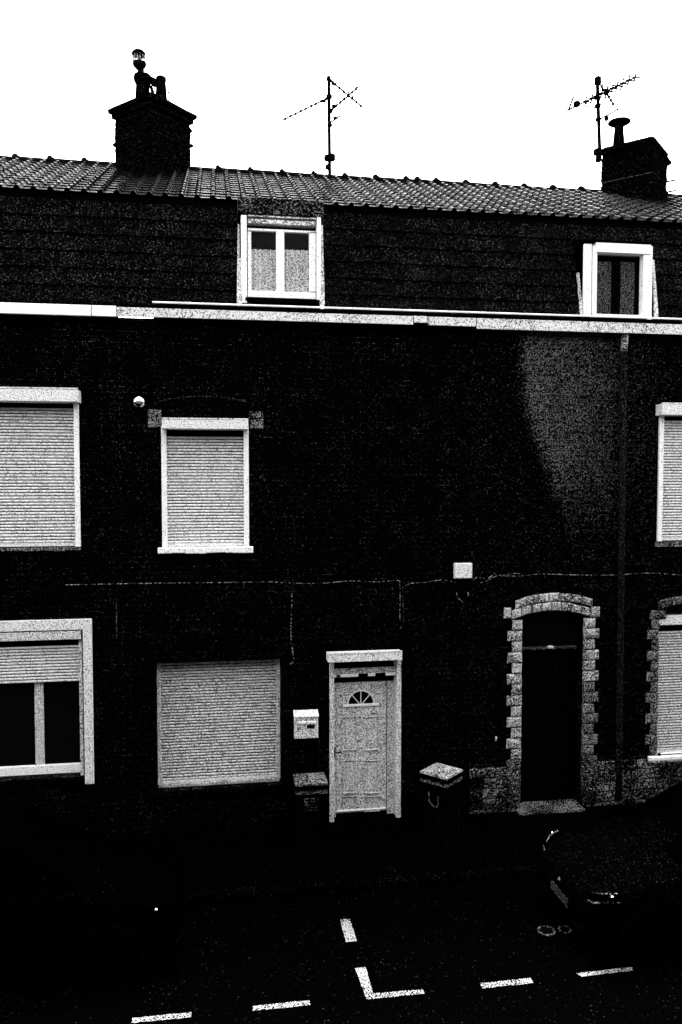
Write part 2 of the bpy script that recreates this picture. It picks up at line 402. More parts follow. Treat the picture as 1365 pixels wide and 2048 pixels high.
def make_roof(house, x0, x1, nrows_single):
    ca, sa = math.cos(ROOF_A), math.sin(ROOF_A)
    base = MB()
    e = 0.02
    base.add([(x0, EAVE_Y + 0.05, EAVE_Z + 0.02 - e), (x1, EAVE_Y + 0.05, EAVE_Z + 0.02 - e), (x1, RIDGE_Y, RIDGE_Z - e), (x0, RIDGE_Y, RIDGE_Z - e),
              (x0, 2 * RIDGE_Y - EAVE_Y, EAVE_Z - e), (x1, 2 * RIDGE_Y - EAVE_Y, EAVE_Z - e)], [(0, 1, 2, 3), (3, 2, 5, 4)])
    # eaves board and soffit
    base.box(x0, x1, EAVE_Y + 0.02, EAVE_Y + 0.06, EAVE_Z - 0.07, EAVE_Z - 0.012)
    base.box(x0, x1, EAVE_Y + 0.02, EAVE_Y + 0.5, EAVE_Z - 0.085, EAVE_Z - 0.072)
    roof = base.build('roof', M_gap, house)
    rest = MB(); c0 = math.ceil(x0 / COVER); c1 = math.ceil(x1 / COVER)
    for r in range(ROWS):
        s = r * GAUGE - 0.03
        for c in range(c0, c1):
            p = Vector((c * COVER, EAVE_Y + s * ca, EAVE_Z + s * sa))
            rz = rnd.uniform(-0.012, 0.012); rx = ROOF_A + rnd.uniform(-0.006, 0.006)
            vis = -3.3 < p.x < 7.9
            if r < nrows_single and vis:
                inst('roof_tile', tile_me, p + Vector((0, 0, rnd.uniform(-.002, .002))), roof, rot=(rx, rnd.uniform(-.008, .008), rz))
            else:
                M = Matrix.Translation(p) @ Matrix.Rotation(rz, 4, 'Z') @ Matrix.Rotation(rx, 4, 'X')
                rest.add([M @ Vector(v) for v in tv], tf)
    tag(rest.build('upper_roof_tiles', M_tile, roof), kind='stuff')
    # ridge tiles
    rl = 0.56; x = math.floor(x0 / rl) * rl
    while x < x1:
        a, b = max(x, x0), min(x + rl, x1); x += rl
        if b - a < 0.1: continue
        m = MB(); n = 10
        def half(xa, xb, ra, rb, drop):
            vs = []
            for (xx, rr) in ((xa, ra), (xb, rb)):
                vs += [(xx, RIDGE_Y - math.cos(k * math.pi / n) * rr, RIDGE_Z - drop + math.sin(k * math.pi / n) * rr) for k in range(n + 1)]
            fs = [(k, k + 1, n + 2 + k, n + 1 + k) for k in range(n)] + [tuple(range(n, -1, -1)), tuple(range(n + 1, 2 * n + 2))]
            m.add(vs, fs)
        j = rnd.uniform(-.006, .006)
        half(a, b, 0.115, 0.105, 0.045 + j)
        half(a + 0.0, a + 0.10, 0.138, 0.122, 0.040 + j)
        half(a + 0.02, a + 0.065, 0.155, 0.146, 0.040 + j)
        m.build('ridge_tile', M_ridge, roof)
    return roof

# ---- mansard slates
MZ0, MZ1 = GUT1 + 0.01, EAVE_Z - 0.07
MY0, MY1 = 0.02, 0.44
M_ANG = math.atan2(MY1 - MY0, MZ1 - MZ0)
M_LEN = math.hypot(MY1 - MY0, MZ1 - MZ0)
NSR = 6
SL_H = M_LEN / NSR
SL_W = 0.30
def slate_mesh(wd):
    m = MB(); t = 0.012
    # hangs from the top edge: thick lower lip proud of the row below
    vs = [(0.002, -0.038, -0.03), (wd - 0.002, -0.038, -0.03), (wd - 0.002, -0.002, SL_H), (0.002, -0.002, SL_H),
          (0.002, -0.038 + t, -0.03), (wd - 0.002, -0.038 + t, -0.03), (wd - 0.002, 0.006, SL_H), (0.002, 0.006, SL_H)]
    return m.add(vs, ((0, 1, 2, 3), (0, 4, 5, 1), (0, 3, 7, 4), (1, 5, 6, 2), (3, 2, 6, 7)))
slate_me = slate_mesh(SL_W).mesh('slate'); slate_me.materials.append(M_slate)
def make_mansard(house, x0, x1, holes):
    flat = wall_sheet(x0, x1, MZ0, MZ1, [(h[0], h[1], max(h[2], MZ0), min(h[3], MZ1)) for h in holes], 0.0, 0.0)
    b = MB(); b.add([(v[0], MY0 + 0.012 + (v[2] - MZ0) * math.tan(M_ANG), v[2]) for v in flat.v], flat.f)
    b.box(x0, x1, -0.02, MY0 + 0.02, GUT1 - 0.14, MZ0 + 0.004)
    mn = b.build('mansard', M_gap, house)
    cut = MB()
    for r in range(NSR):
        s = r * SL_H
        z = MZ0 + s * math.cos(M_ANG); y = MY0 + s * math.sin(M_ANG)
        zt = z + SL_H * math.cos(M_ANG)
        x = math.floor(x0 / SL_W) * SL_W + (0.5 * SL_W if r % 2 else 0)
        while x < x1:
            segs = [(max(x, x0), min(x + SL_W, x1))]
            for h in holes:
                if zt < h[2] or z > h[3]: continue
                ns = []
                for a, q in segs:
                    if q <= h[0] or a >= h[1]: ns.append((a, q))
                    else:
                        if h[0] - a > 0.03: ns.append((a, h[0]))
                        if q - h[1] > 0.03: ns.append((h[1], q))
                segs = ns
            for a, q in segs:
                jr = rnd.uniform(-.012, .012)
                if abs(q - a - SL_W) < 1e-4: inst('slate', slate_me, (a, y + rnd.uniform(-.002, .001), z + rnd.uniform(-.004, .004)), mn, rot=(-M_ANG + jr, rnd.uniform(-.006, .006), 0))
                elif q - a > 0.03:
                    o = inst('slate', slate_mesh(q - a).mesh('slate'), (a, y, z), mn, rot=(-M_ANG + jr, 0, 0)); o.data.materials.append(M_slate)
            x += SL_W
    return mn

# ---- windows and shutters
def shutter(house, sx0, sx1, z0, z1, y, slat=0.0415, mslat=None, guides=(1, 1), gw=0.066, gout=0.035, bottom_bar=True, gmat=None, shade_strip=0.0):
    """curtain of slats between two guide rails; y = face of the slats"""
    mslat = mslat or M_slat
    gmat = gmat or M_white
    back = bx(sx0, sx1, y + 0.016, y + 0.022, z0, z1).build('roller_shutter', M_gap, house)
    w_ = sx1 - sx0 - 2 * gw * 0.9
    m = MB(); h = slat
    prof = [(0.014, 0.0), (0.004, 0.003), (0.0, 0.012), (0.0, h - 0.019), (0.005, h - 0.013), (0.014, h - 0.011)]
    vs = [(-w_ / 2, p[0], p[1]) for p in prof] + [(w_ / 2, p[0], p[1]) for p in prof]
    n = len(prof); m.add(vs, [(i, n + i, n + i + 1, i + 1) for i in range(n - 1)])
    me = m.mesh('slat'); me.materials.append(mslat)
    z = z0; xc = (sx0 + sx1) / 2
    if bottom_bar:
        bx(xc - w_ / 2, xc + w_ / 2, y - 0.004, y + 0.012, z0 + 0.008, z0 + 0.052).build('bottom_bar', M_box, back); z = z0 + 0.056
    while z + h <= z1 + 0.02 - shade_strip:  # slats stop short; black backing above stands for the box's shade
        inst('slat', me, (xc, y + rnd.uniform(-.001, .001), z), back, rot=(rnd.uniform(-.02, .02), rnd.uniform(-.0012, .0012), 0)); z += h
    for s_, on in zip((0, 1), guides):
        if on:
            a = sx0 if s_ == 0 else sx1 - gw
            MB().bevbox(a, a + gw, y - gout, y + 0.02, z0, z1, 0.004).build('guide_rail', gmat, back)
    return back
def shutter_box(par, r, y0, y1, m=None, lip=True):
    x0, x1, z0, z1 = r
    mm = MB().bevbox(x0, x1, y0, y1, z0, z1, 0.006)
    if lip: mm.box(x0, x1, y0 - 0.004, y0 + 0.02, z1 + 0.003, z1 + 0.02)
    return mm.build('shutter_box', m or M_box, par)
def pane(par, x0, x1, z0, z1, y, m=None):
    return bx(x0, x1, y, y + 0.006, z0, z1).build('pane', m or M_glass, par)
def frame_ring(x0, x1, z0, z1, t, y0, y1, m=None):
    m = m or MB()
    m.box(x0, x1, y0, y1, z0, z0 + t); m.box(x0, x1, y0, y1, z1 - t, z1)
    m.box(x0, x0 + t, y0, y1, z0 + t, z1 - t); m.box(x1 - t, x1, y0, y1, z0 + t, z1 - t)
    return m

# ================================================================ middle house (white door)
mid = thing('terraced_house', ((X_LM + X_MR) / 2, 0, 0), 'dark brick terraced house in the middle with white panelled front door and one roof window', 'house', 'brick houses of the terrace')
mid['group'] = 'brick houses of the terrace'
h_w2 = RECT(324, 835, 498, 1094); h_w4 = RECT(313, 1322, 563, 1572); h_dr = RECT(659, 1304, 803, 1644)
H4 = (F(313, 1450).x, F(563, 1450).x, F(440, 1576).z, F(440, 1322).z)
HD = (F(661, 1480).x, F(800, 1480).x, -0.02, F(731, 1316).z)
H2 = h_w2[:3] + (F(410, 846).z,)
holes_mid = [H2, H4, HD]
def pick_mid(x, z): return 0.35 < x < 3.3 and 2.48 < z < 3.75
make_wall(mid, X_LM, X_MR, -0.05, GUT0 + 0.02, holes_mid, M_brick, M_mortar, pick_mid)
make_roof(mid, X_LM, X_MR, 6)
D1 = RECT(476, 396, 648, 608, 0.05)
make_mansard(mid, X_LM, X_MR, [(D1[0], D1[1], D1[2] - 0.2, D1[3] + 0.02)])

# gutter board of the middle house: fascia pieces, dark gap, lip
def fascia(house, segs, lipx, m=None):
    g0 = MB().box(lipx[0], lipx[1], -0.16, -0.02, GUT1 - 0.075, GUT1 - 0.03).box(lipx[0], lipx[1], -0.17, 0.02, GUT0 + 0.012, GUT0 + 0.03)
    gt = g0.build('gutter', M_gap, house)
    for (a, b, z0, z1, mm) in segs:
        MB().bevbox(a, b, -0.20, -0.17, z0, z1, 0.003).build('fascia_board', mm, gt)
    x = lipx[0]
    while x < lipx[1]:
        b = min(x + 2.0, lipx[1])
        MB().tube([(x + 0.004, -0.215, GUT1 - 0.012), (b - 0.004, -0.215, GUT1 - 0.012)], 0.013, 8).build('gutter_lip', M_white, gt); x += 2.0
    return gt
fx = lambda px, py: F(px, py, -0.2).x
fascia(mid, [(X_LM + 0.004, fx(827, 638), GUT0, GUT1 - 0.085, M_gutter), (fx(829, 638), fx(856, 638), GUT0 + 0.03, GUT1 - 0.080, M_box),
             (fx(858, 640), X_MR - 0.012, GUT0, GUT1 - 0.085, M_gutter)], (fx(305, 604), X_MR))

# upper window of the middle house
x0, x1, z0, z1 = H2
s2 = shutter(mid, x0, x1, z0, F(410, 858).z + 0.03, 0.03, guides=(1, 1), gw=0.068, gout=0.06, shade_strip=0.10)
b2 = RECT(324, 836, 497, 858, -0.25)
shutter_box(s2, (b2[0], b2[1], b2[2], b2[3] - 0.02), -0.25, 0.10)
# sill
sa, sb, sz0, sz1 = RECT(316, 1095, 507, 1107, -0.10)
m = MB(); n = 14
for i in range(n):
    a = sa + (sb - sa) * i / n; b = sa + (sb - sa) * (i + 1) / n
    wob = 0.006 * math.sin(i * 0.9) + rnd.uniform(-.003, .003)
    m.bevbox(a, b - 0.0005, -0.10, 0.05, sz0 + 0.004 + wob, sz1, 0.008)
m.build('window_sill', M_white, mid)
# sooty springer stones and brick arch over the window
st = bx(F(295, 838).x + 0.02, F(527, 838).x - 0.02, 0.004, 0.012, F(410, 858).z, F(410, 820).z).build('lintel_bed', M_gap, mid)
for (pa, pb, ya, yb) in ((296, 323, 819, 855), (499, 527, 823, 858)):
    a, b, c, d = RECT(pa, ya, pb, yb, 0)
    MB().bevbox(a, b, -0.022, 0.05, c, d, 0.01).build('stone', M_stone2, st)
xa, xb = x0 - 0.02, x1 + 0.02; zb = F(410, 822).z; nv = 17
for i in range(nv):
    t0_, t1_ = i / nv, (i + 0.93) / nv
    def arc(t, h): return (xa + (xb - xa) * t, zb + h + 0.075 * (1 - (2 * t - 1) ** 2))
    MB().prism([arc(t0_, 0), arc(t1_, 0), arc(t1_, 0.115), arc(t0_, 0.115)], -0.013, 0.02).build('arch_brick', M_brick, st)

MB().tube([(arc(i / 24, 0.12)[0], -0.012, arc(i / 24, 0.12)[1]) for i in range(25)], 0.006, 5).build('arch_joint', M_cable_d, st)
# lower shutter of the middle house, recessed, no box
x0, x1, z0, z1 = H4
s4 = shutter(mid, x0, x1, z0 + 0.01, z1, 0.21, mslat=M_slat2, gw=0.05, gout=0.03, gmat=M_slat2)
m = MB().bevbox(x0 - 0.05, x1 + 0.05, -0.055, 0.10, z0 - 0.075, z0 - 0.004, 0.008)
m.build('window_sill', M_kerb, mid)
bx(x0 + 0.02, x1 - 0.02, 0.13, 0.20, z0 - 0.004, z0 + 0.03).build('sill_strip', M_dirty, s4)

# white front door
x0, x1, z0, z1 = HD
zbx = F(731, 1322).z
dl, drr = F(673, 1480).x, F(773, 1480).x
yD = 0.20
dl, drr = F(673, 1480, yD).x, F(773, 1480, yD).x
casing = MB()
door = MB().box(dl, drr, yD, yD + 0.05, 0.035, F(720, 1364, yD).z).build('front_door', M_door, mid)
fr = MB()
fr.box(x0, dl - 0.012, yD - 0.035, yD + 0.06, 0.0, F(720, 1364, yD).z)
fr.box(drr + 0.012, x1, yD - 0.035, yD + 0.06, 0.0, F(720, 1364, yD).z)
bx(x0, x1, yD - 0.005, yD + 0.045, F(720, 1364, yD).z + 0.006, z1 + 0.05).build('door_head_shade', M_gap, door)  # black strip put in for the shade above the leaf
fr.build('door_frame', M_door, door)
bx(dl - 0.02, drr + 0.02, yD + 0.052, yD + 0.06, 0.0, F(720, 1345).z).build('door_back', M_gap, door)
for (a, b) in ((x0 - 0.012, x0 + 0.052), (x1 - 0.052, x1 + 0.014)):
    MB().bevbox(a, b, -0.022, yD - 0.036, 0.0, zbx + 0.01, 0.004).build('guide_rail', M_door, door)
shutter_box(door, (F(657, 1312, -0.20).x, F(805, 1312, -0.20).x, F(731, 1323, -0.20).z, F(731, 1307, -0.20).z), -0.20, 0.02, M_box)
# ragged lower edge of the raised shutter
zr = F(731, 1352).z
ed = MB()
for (pa, pb, up) in ((664, 691, 4), (672, 682, 0), (691, 717, 0), (737, 751, 0), (772, 792, 0)):
    a = F(pa, 1350, 0.03).x; b = F(pb, 1350, 0.03).x
    ed.bevbox(a, b, 0.02, 0.05, zr - 0.012, zr + 0.03, 0.004)
ed.build('raised_shutter_edge', M_white, door)
bx(x0 + 0.055, x1 - 0.055, 0.022, 0.05, zr + 0.032, zr + 0.11).build('raised_shutter', M_dirty, door)
# panels: raised fields with rounded moulding
def panel(pa, pb, ya, yb):
    a, b, c, d = RECT(pa, ya, pb, yb, yD)
    m = frame_ring(a, b, c, d, 0.016, yD - 0.011, yD + 0.002)
    m.bevbox(a + 0.03, b - 0.03, yD - 0.008, yD + 0.002, c + 0.03, d - 0.03, 0.012)
    for zz_ in (c, d - 0.014): m.bevbox(a - 0.004, b + 0.004, yD - 0.026, yD + 0.002, zz_, zz_ + 0.014, 0.004)
    m.build('door_panel', M_door, door)
for (pa, pb) in ((686, 714), (730, 759)):
    panel(pa, pb, 1432, 1500); panel(pa, pb, 1519, 1586)
    panel(pa, pb, 1591, 1622)
# fan light
cxp, cyb = F(722, 1407, yD).x, F(722, 1407, yD).z; rad = F(748, 1407, yD).x - cxp
n = 18
pts = [(cxp - rad, cyb)] + [(cxp - rad * math.cos(i * math.pi / n), cyb + rad * 1.0 * math.sin(i * math.pi / n)) for i in range(1, n)] + [(cxp + rad, cyb)]
MB().prism(pts[::-1], yD - 0.004, yD + 0.004).build('fanlight_pane', M_dglass, door)
m = MB()
m.tube([(p[0], yD - 0.006, p[1]) for p in pts], 0.011, 6)
for ang in (45, 90, 135):
    m.tube([(cxp + 0.15 * rad * math.cos(R(ang)), yD - 0.006, cyb), (cxp + rad * math.cos(R(ang)), yD - 0.006, cyb + rad * math.sin(R(ang)))], 0.007, 6)
m.build('fanlight_bars', M_white, door)
MB().bevbox(cxp - rad * 1.38, cxp + rad * 1.38, yD - 0.028, yD + 0.002, cyb - 0.038, cyb - 0.002, 0.006).build('fanlight_ledge', M_white, door)
MB().bevbox(dl, drr, yD - 0.03, yD + 0.002, 0.06, 0.082, 0.006).build('weather_bar', M_white, door)
hx, hz = F(669, 1503, 0.05).x, F(669, 1503, 0.05).z
MB().bevbox(hx - 0.018, hx + 0.018, 0.042, 0.054, hz - 0.09, hz + 0.06, 0.004).tube([(hx, 0.05, hz), (hx, 0.005, hz), (hx + 0.10, 0.0, hz)], 0.009, 8).build('handle', M_black, door)
MB().bevbox(x0 - 0.12, x1 + 0.12, -0.32, 0.12, -0.02, 0.012, 0.01).build('door_step', M_pave, mid)

# dormer of the middle house
def boxpx(pa, ya, pb, yb, Y, y0, y1, m=None):
    a, b, c, d = RECT(pa, ya, pb, yb, Y)
    return (m or MB()).bevbox(a, b, y0, y1, c, d, 0.004)
yd = 0.04
dz0 = GUT1 - 0.01
d1 = MB()
d1.box(D1[0] + 0.03, D1[1] - 0.03, yd + 0.13, yd + 0.5, dz0, D1[3] - 0.02)
dorm = d1.build('dormer', M_gap, mid)
boxpx(476, 397, 648, 430, yd - 0.03, yd - 0.03, yd + 0.40).build('header_cladding', M_dormhead, dorm)
boxpx(483, 431, 494, 606, yd, yd - 0.02, yd + 0.11).build('dormer_post', M_white, dorm)
boxpx(634, 435, 642, 607, yd, yd - 0.02, yd + 0.11).build('dormer_post', M_white, dorm)
boxpx(496, 433, 632, 436.5, yd, yd - 0.012, yd + 0.12).build('header_strip', M_dirty, dorm)
boxpx(496, 440, 632, 449, yd, yd + 0.0, yd + 0.12).build('shutter_box', M_dirty, dorm)
win = MB()
yw = yd + 0.05
boxpx(496, 459, 632, 463.5, yw, yw, yw + 0.06, win)
boxpx(496, 583, 632, 596, yw - 0.02, yw - 0.02, yw + 0.06, win)
boxpx(496, 463, 503, 583, yw, yw, yw + 0.06, win)
boxpx(619, 463, 632, 583, yw, yw, yw + 0.06, win)
boxpx(553, 461, 569, 583, yw, yw - 0.012, yw + 0.06, win)
wf = win.build('window_frame', M_white, dorm)
for (pa, pb, n_) in ((503, 553, 0), (569, 619, 1)):
    a, b, c, d = RECT(pa, 463, pb, 583, yw)
    pane(dorm, a, b, c, d, yw + 0.03)
    zc = F((pa + pb) / 2, 497 + n_, yw).z
    mc = MB(); k = 26
    for i in range(k):
        xa_, xb_ = a + (b - a) * i / k, a + (b - a) * (i + 1) / k
        ya_ = yw + 0.054 + 0.016 * math.sin(i * 1.15 + n_); yb_ = yw + 0.054 + 0.016 * math.sin((i + 1) * 1.15 + n_)
        mc.add([(xa_, ya_, c), (xb_, yb_, c), (xb_, yb_, zc), (xa_, ya_, zc)], [(0, 1, 2, 3)])
    mc.build('net_curtain', M_curtain, dorm)
    bx(a, b, yw + 0.075, yw + 0.079, c, d).build('dark_room_sheet', M_room, dorm)  # black sheet standing in for the unlit room
boxpx(490, 597, 641, 606, yd, yd - 0.02, yd + 0.10).build('lead_sill', M_gap, dorm)
def flashing(house_part, ptop, pbot, wtop, wbot, side):
    """pale sloped flashing board that follows the mansard beside the dormer"""
    def on_slope(px, py):
        y = 0.02
        for _ in range(6):
            q = F(px, py, y); y = MY0 + (q.z - MZ0) * math.tan(M_ANG) - 0.052
        return F(px, py, y)
    a, b = on_slope(*ptop), on_slope(*pbot)
    a2, b2 = on_slope(ptop[0] + wtop, ptop[1]), on_slope(pbot[0] + wbot, pbot[1])
    q = [a, b, b2, a2] if wtop > 0 else [a2, b2, b, a]
    mm = MB(); back = [v + Vector((0, 0.03, 0)) for v in q]
    mm.add(q + back, ((0, 1, 2, 3), (7, 6, 5, 4), (0, 4, 5, 1), (1, 5, 6, 2), (2, 6, 7, 3), (3, 7, 4, 0)))
    mm.build('flashing', M_flash, house_part)
flashing(dorm, (476, 448), (474, 607), 8, 11, -1)
flashing(dorm, (642, 450), (640, 610), 4, 10, 1)

# ================================================================ left house
left = thing('terraced_house', ((X_L + X_LM) / 2, 0, 0), 'dark brick terraced house cut by the left edge with the half-raised ground-floor shutter', 'house', 'brick houses of the terrace')
HW1 = (F(157, 930).x - 1.62, F(160, 930).x, F(100, 1094).z, F(100, 790).z)
HW3 = (F(168, 1400).x - 1.75, F(166, 1400).x, F(100, 1556).z, F(100, 1262).z)
make_wall(left, X_L, X_LM, -0.05, GUT0 + 0.02, [HW1, HW3], M_brick, M_mortar)
make_roof(left, X_L, X_LM, 6)
make_mansard(left, X_L, X_LM, [])
g_l = MB().box(X_L, X_LM, -0.16, 0.02, GUT0 + 0.012, GUT0 + 0.03).build('gutter', M_gap, left)
jx = fx(183, 612)
for a, b in ((X_L, jx - 0.006), (jx + 0.006, X_LM - 0.004)):
    MB().bevbox(a, b, -0.215, -0.17, GUT0 - 0.01, GUT1 - 0.075, 0.004).build('fascia_board', M_white, g_l)
x0, x1, z0, z1 = HW1
s1 = shutter(left, x0, x1, z0, F(100, 803).z + 0.03, 0.03, gw=0.066, gout=0.06, shade_strip=0.10)
shutter_box(s1, (x0 - 0.004, F(156, 790, -0.25).x, F(100, 803, -0.25).z, F(100, 778, -0.25).z), -0.25, 0.10)
m = MB()
for i in range(9):
    a = x0 + (x1 - x0) * i / 9
    m.bevbox(a, a + (x1 - x0) / 9 - 0.002, -0.05, 0.03, z0 - 0.055 + rnd.uniform(0, .012), z0 - 0.006, 0.008)
m.build('window_sill', M_stone2, left)
# ground floor window: white surround, half raised shutter, black panes
x0, x1, z0, z1 = HW3
xo = F(186, 1400, -0.04).x; zt = F(100, 1240, -0.04).z
sur = MB().bevbox(x0 - 0.2, xo, -0.045, 0.0, F(100, 1261, -0.04).z, zt, 0.004)
sur.bevbox(F(168, 1400, -0.04).x, xo, -0.045, 0.0, F(178, 1568, -0.04).z, F(100, 1261, -0.04).z - 0.001, 0.004)
sur = sur.build('window_surround', M_box, left)
zs = F(80, 1366, 0.06).z
s3 = shutter(left, x0, x1, zs, F(80, 1279, 0.02).z + 0.02, 0.085, guides=(0, 0), gw=0.01, bottom_bar=False, mslat=M_slat, shade_strip=0.12)
shutter_box(s3, (x0, F(163, 1270).x, F(80, 1280, 0).z, F(80, 1263, 0).z), -0.035, 0.08, M_slat2, lip=False)
bx(F(160, 1400, 0.05).x, F(167, 1400, 0.05).x, 0.03, 0.14, z0, z1 - 0.15).build('guide_rail', M_slat2, s3)
yw = 0.16
wn = MB()
a, b = x0, F(160, 1400, yw).x
boxpx(-150, 1536, 163, 1553, yw - 0.03, yw - 0.03, yw + 0.06, wn)
wn2 = MB()
boxpx(70, 1340, 88, 1537, yw, yw, yw + 0.06, wn2)
wfr = wn.build('window', M_white, left)
wn2.build('mullion', M_slat2, wfr)
c, d = z0 + 0.06, z1 - 0.1
ml, mr_ = F(70, 1450, yw).x, F(88, 1450, yw).x
pane(wfr, x0, ml, c, d, yw + 0.03, M_dglass); pane(wfr, mr_, b, c, d, yw + 0.03, M_dglass)
bx(x0 - 0.02, x1, -0.05, 0.09, z0 - 0.07, z0 - 0.01).build('window_sill', M_gap, left)

# ================================================================ right house (arched doorway)
right = thing('terraced_house', ((X_R + X_MR) / 2, 0, 0), 'dark brick terraced house at right with stone-framed arched black doorway and pale patch below gutter', 'house', 'brick houses of the terrace')
HA = (F(1040, 1450).x, F(1166, 1450).x, -0.10, F(1100, 1229).z)
HW5 = (F(1316, 940).x, F(1316, 940).x + 1.30, F(1340, 1082).z, F(1340, 818).z)
HW6 = (F(1313, 1400).x, F(1313, 1400).x + 1.45, F(1335, 1512).z, F(1335, 1228).z)
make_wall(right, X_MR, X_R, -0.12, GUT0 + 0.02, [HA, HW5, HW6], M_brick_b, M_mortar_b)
make_roof(right, X_MR, X_R, 6)
D2 = RECT(1168, 486, 1306, 636, 0.0)
make_mansard(right, X_MR, X_R, [(D2[0] - 0.02, D2[1] + 0.02, D2[2] - 0.2, D2[3] + 0.02)])
fascia(right, [(X_MR + 0.004, fx(1199, 650), GUT0 - 0.03, GUT1 - 0.085, M_gutter), (fx(1199, 650) + 0.004, X_R, GUT0 - 0.03, GUT1 - 0.085, M_gutter)], (X_MR, X_R))
# worn plinth
plm = wall_sheet(X_MR, X_R, -0.12, F(980, 1528).z, [HA], -0.03, 0.0)
zp = F(980, 1528).z
plm.add([(X_MR, -0.03, zp), (HA[0], -0.03, zp), (HA[0], 0, zp), (X_MR, 0, zp)], [(0, 1, 2, 3)])
plm.add([(HA[1], -0.03, zp), (X_R, -0.03, zp), (X_R, 0, zp), (HA[1], 0, zp)], [(0, 1, 2, 3)])
plm.add([(X_MR, -0.03, -0.12), (X_MR, -0.03, zp), (X_MR, 0, zp), (X_MR, 0, -0.12)], [(0, 1, 2, 3)])
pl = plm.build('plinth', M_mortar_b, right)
q = 0.155; zrow = -0.10; k = 0
while zrow < zp - 0.05:
    xx = X_MR + (0.2 if k % 2 else 0.0)
    hh = min(q - 0.012, zp - zrow - 0.004)
    while xx < 7.2:
        ww = rnd.uniform(0.30, 0.46); a, b = xx, min(xx + ww - 0.012, 7.2); xx += ww
        for (u, v) in ((a, min(b, HA[0] - 0.004)), (max(a, HA[1] + 0.004), b)):
            if v - u > 0.05 and (v <= HA[0] or u >= HA[1]):
                MB().bevbox(u, v, -0.040 + rnd.uniform(-.005, .003), -0.028, zrow, zrow + hh, 0.008).build('plinth_stone', M_plinth, pl)
    zrow += q; k += 1
# stone surround of the arched door
sur = wall_sheet(HA[0] - 0.20, HA[1] + 0.22, 0.0, HA[3] + 0.20, [HA], -0.004, 0.0).build('door_surround', M_gap, right)
def rough_stone(a, b, c, d, y0, par, m, name='stone'):
    mm = MB(); n = 3
    j = lambda s: rnd.uniform(-s, s)
    outer = [(a + j(.006), c + j(.005)), (b + j(.006), c + j(.005)), (b + j(.006), d + j(.005)), (a + j(.006), d + j(.005))]
    inner = [(a + .02, c + .018), (b - .02, c + .018), (b - .02, d - .018), (a + .02, d - .018)]
    mid_ = ((a + b) / 2 + j(.02), (c + d) / 2 + j(.015))
    vs = [(p[0], 0.01, p[1]) for p in outer] + [(p[0], y0 * .55 + j(.004), p[1]) for p in outer] + [(p[0] + j(.01), y0 + j(.008), p[1] + j(.008)) for p in inner] + [(mid_[0], y0 - 0.008 + j(.006), mid_[1])]
    fs = [(i, (i + 1) % 4, (i + 1) % 4 + 4, i + 4) for i in range(4)] + [(i + 4, (i + 1) % 4 + 4, (i + 1) % 4 + 8, i + 8) for i in range(4)] + [(i + 8, (i + 1) % 4 + 8, 12) for i in range(4)]
    mm.add(vs, fs)
    return mm.build(name, m, par)
ztop = F(1100, 1237).z; qh = (ztop - 0.62 - 0.0) / 14.0; qh = 0.158
z = ztop; k = 0
while z - qh > 0.02:
    wide = (k % 2 == 1)
    ll = HA[0] - (0.205 if wide else 0.135); rr = HA[1] + (0.225 if wide else 0.16)
    mt = M_stone if z > 0.8 else M_plinth
    rough_stone(ll, HA[0] + 0.012, z - qh + 0.006, z - 0.004, -0.05, sur, mt)
    rough_stone(HA[1] - 0.012, rr, z - qh + 0.006, z - 0.004, -0.05, sur, M_stone if z > 2.0 else (M_stone2 if z > 0.8 else M_plinth))
    z -= qh; k += 1
def arch_course(par, xa, xb, za, zb_, rise, th, nb, m, y0=-0.05):
    def P(t, h): return Vector((xa + (xb - xa) * t, 0, za + (zb_ - za) * t + rise * (1 - (2 * t - 1) ** 2) + h))
    for i in range(nb):
        u, v = (i + 0.03) / nb, (i + 0.97) / nb
        um = (u + v) / 2; j = lambda s: rnd.uniform(-s, s)
        o4 = [P(u, j(.004)), P(v, j(.004)), P(v, th + j(.006)), P(u, th + j(.006))]
        c = (o4[0] + o4[1] + o4[2] + o4[3]) / 4
        i4 = [c + (p - c) * 0.78 for p in o4]
        vs = [(p.x, 0.02, p.z) for p in o4] + [(p.x, y0 * .55, p.z) for p in o4] + [(p.x, y0 + j(.008), p.z) for p in i4] + [(c.x, y0 - .008 + j(.006), c.z)]
        fs = [(k, (k + 1) % 4, (k + 1) % 4 + 4, k + 4) for k in range(4)] + [(k + 4, (k + 1) % 4 + 4, (k + 1) % 4 + 8, k + 8) for k in range(4)] + [(k + 8, (k + 1) % 4 + 8, 12) for k in range(4)]
        MB().add(vs, fs).build('arch_stone', m, par)
arch_course(sur, F(1022, 1233).x, F(1180, 1230).x, F(1022, 1239).z, F(1180, 1233).z, 0.115, 0.125, 8, M_stone)
arch_course(sur, F(1030, 1219).x, F(1184, 1214).x, F(1030, 1217).z, F(1184, 1213).z, 0.10, 0.115, 7, M_stone)
rough_stone(F(1008, 1226).x, F(1021, 1226).x, F(1012, 1236).z, F(1012, 1215).z, -0.05, sur, M_stone)
rough_stone(F(1181, 1226).x, F(1199, 1226).x, F(1190, 1233).z, F(1190, 1213).z, -0.05, sur, M_stone)
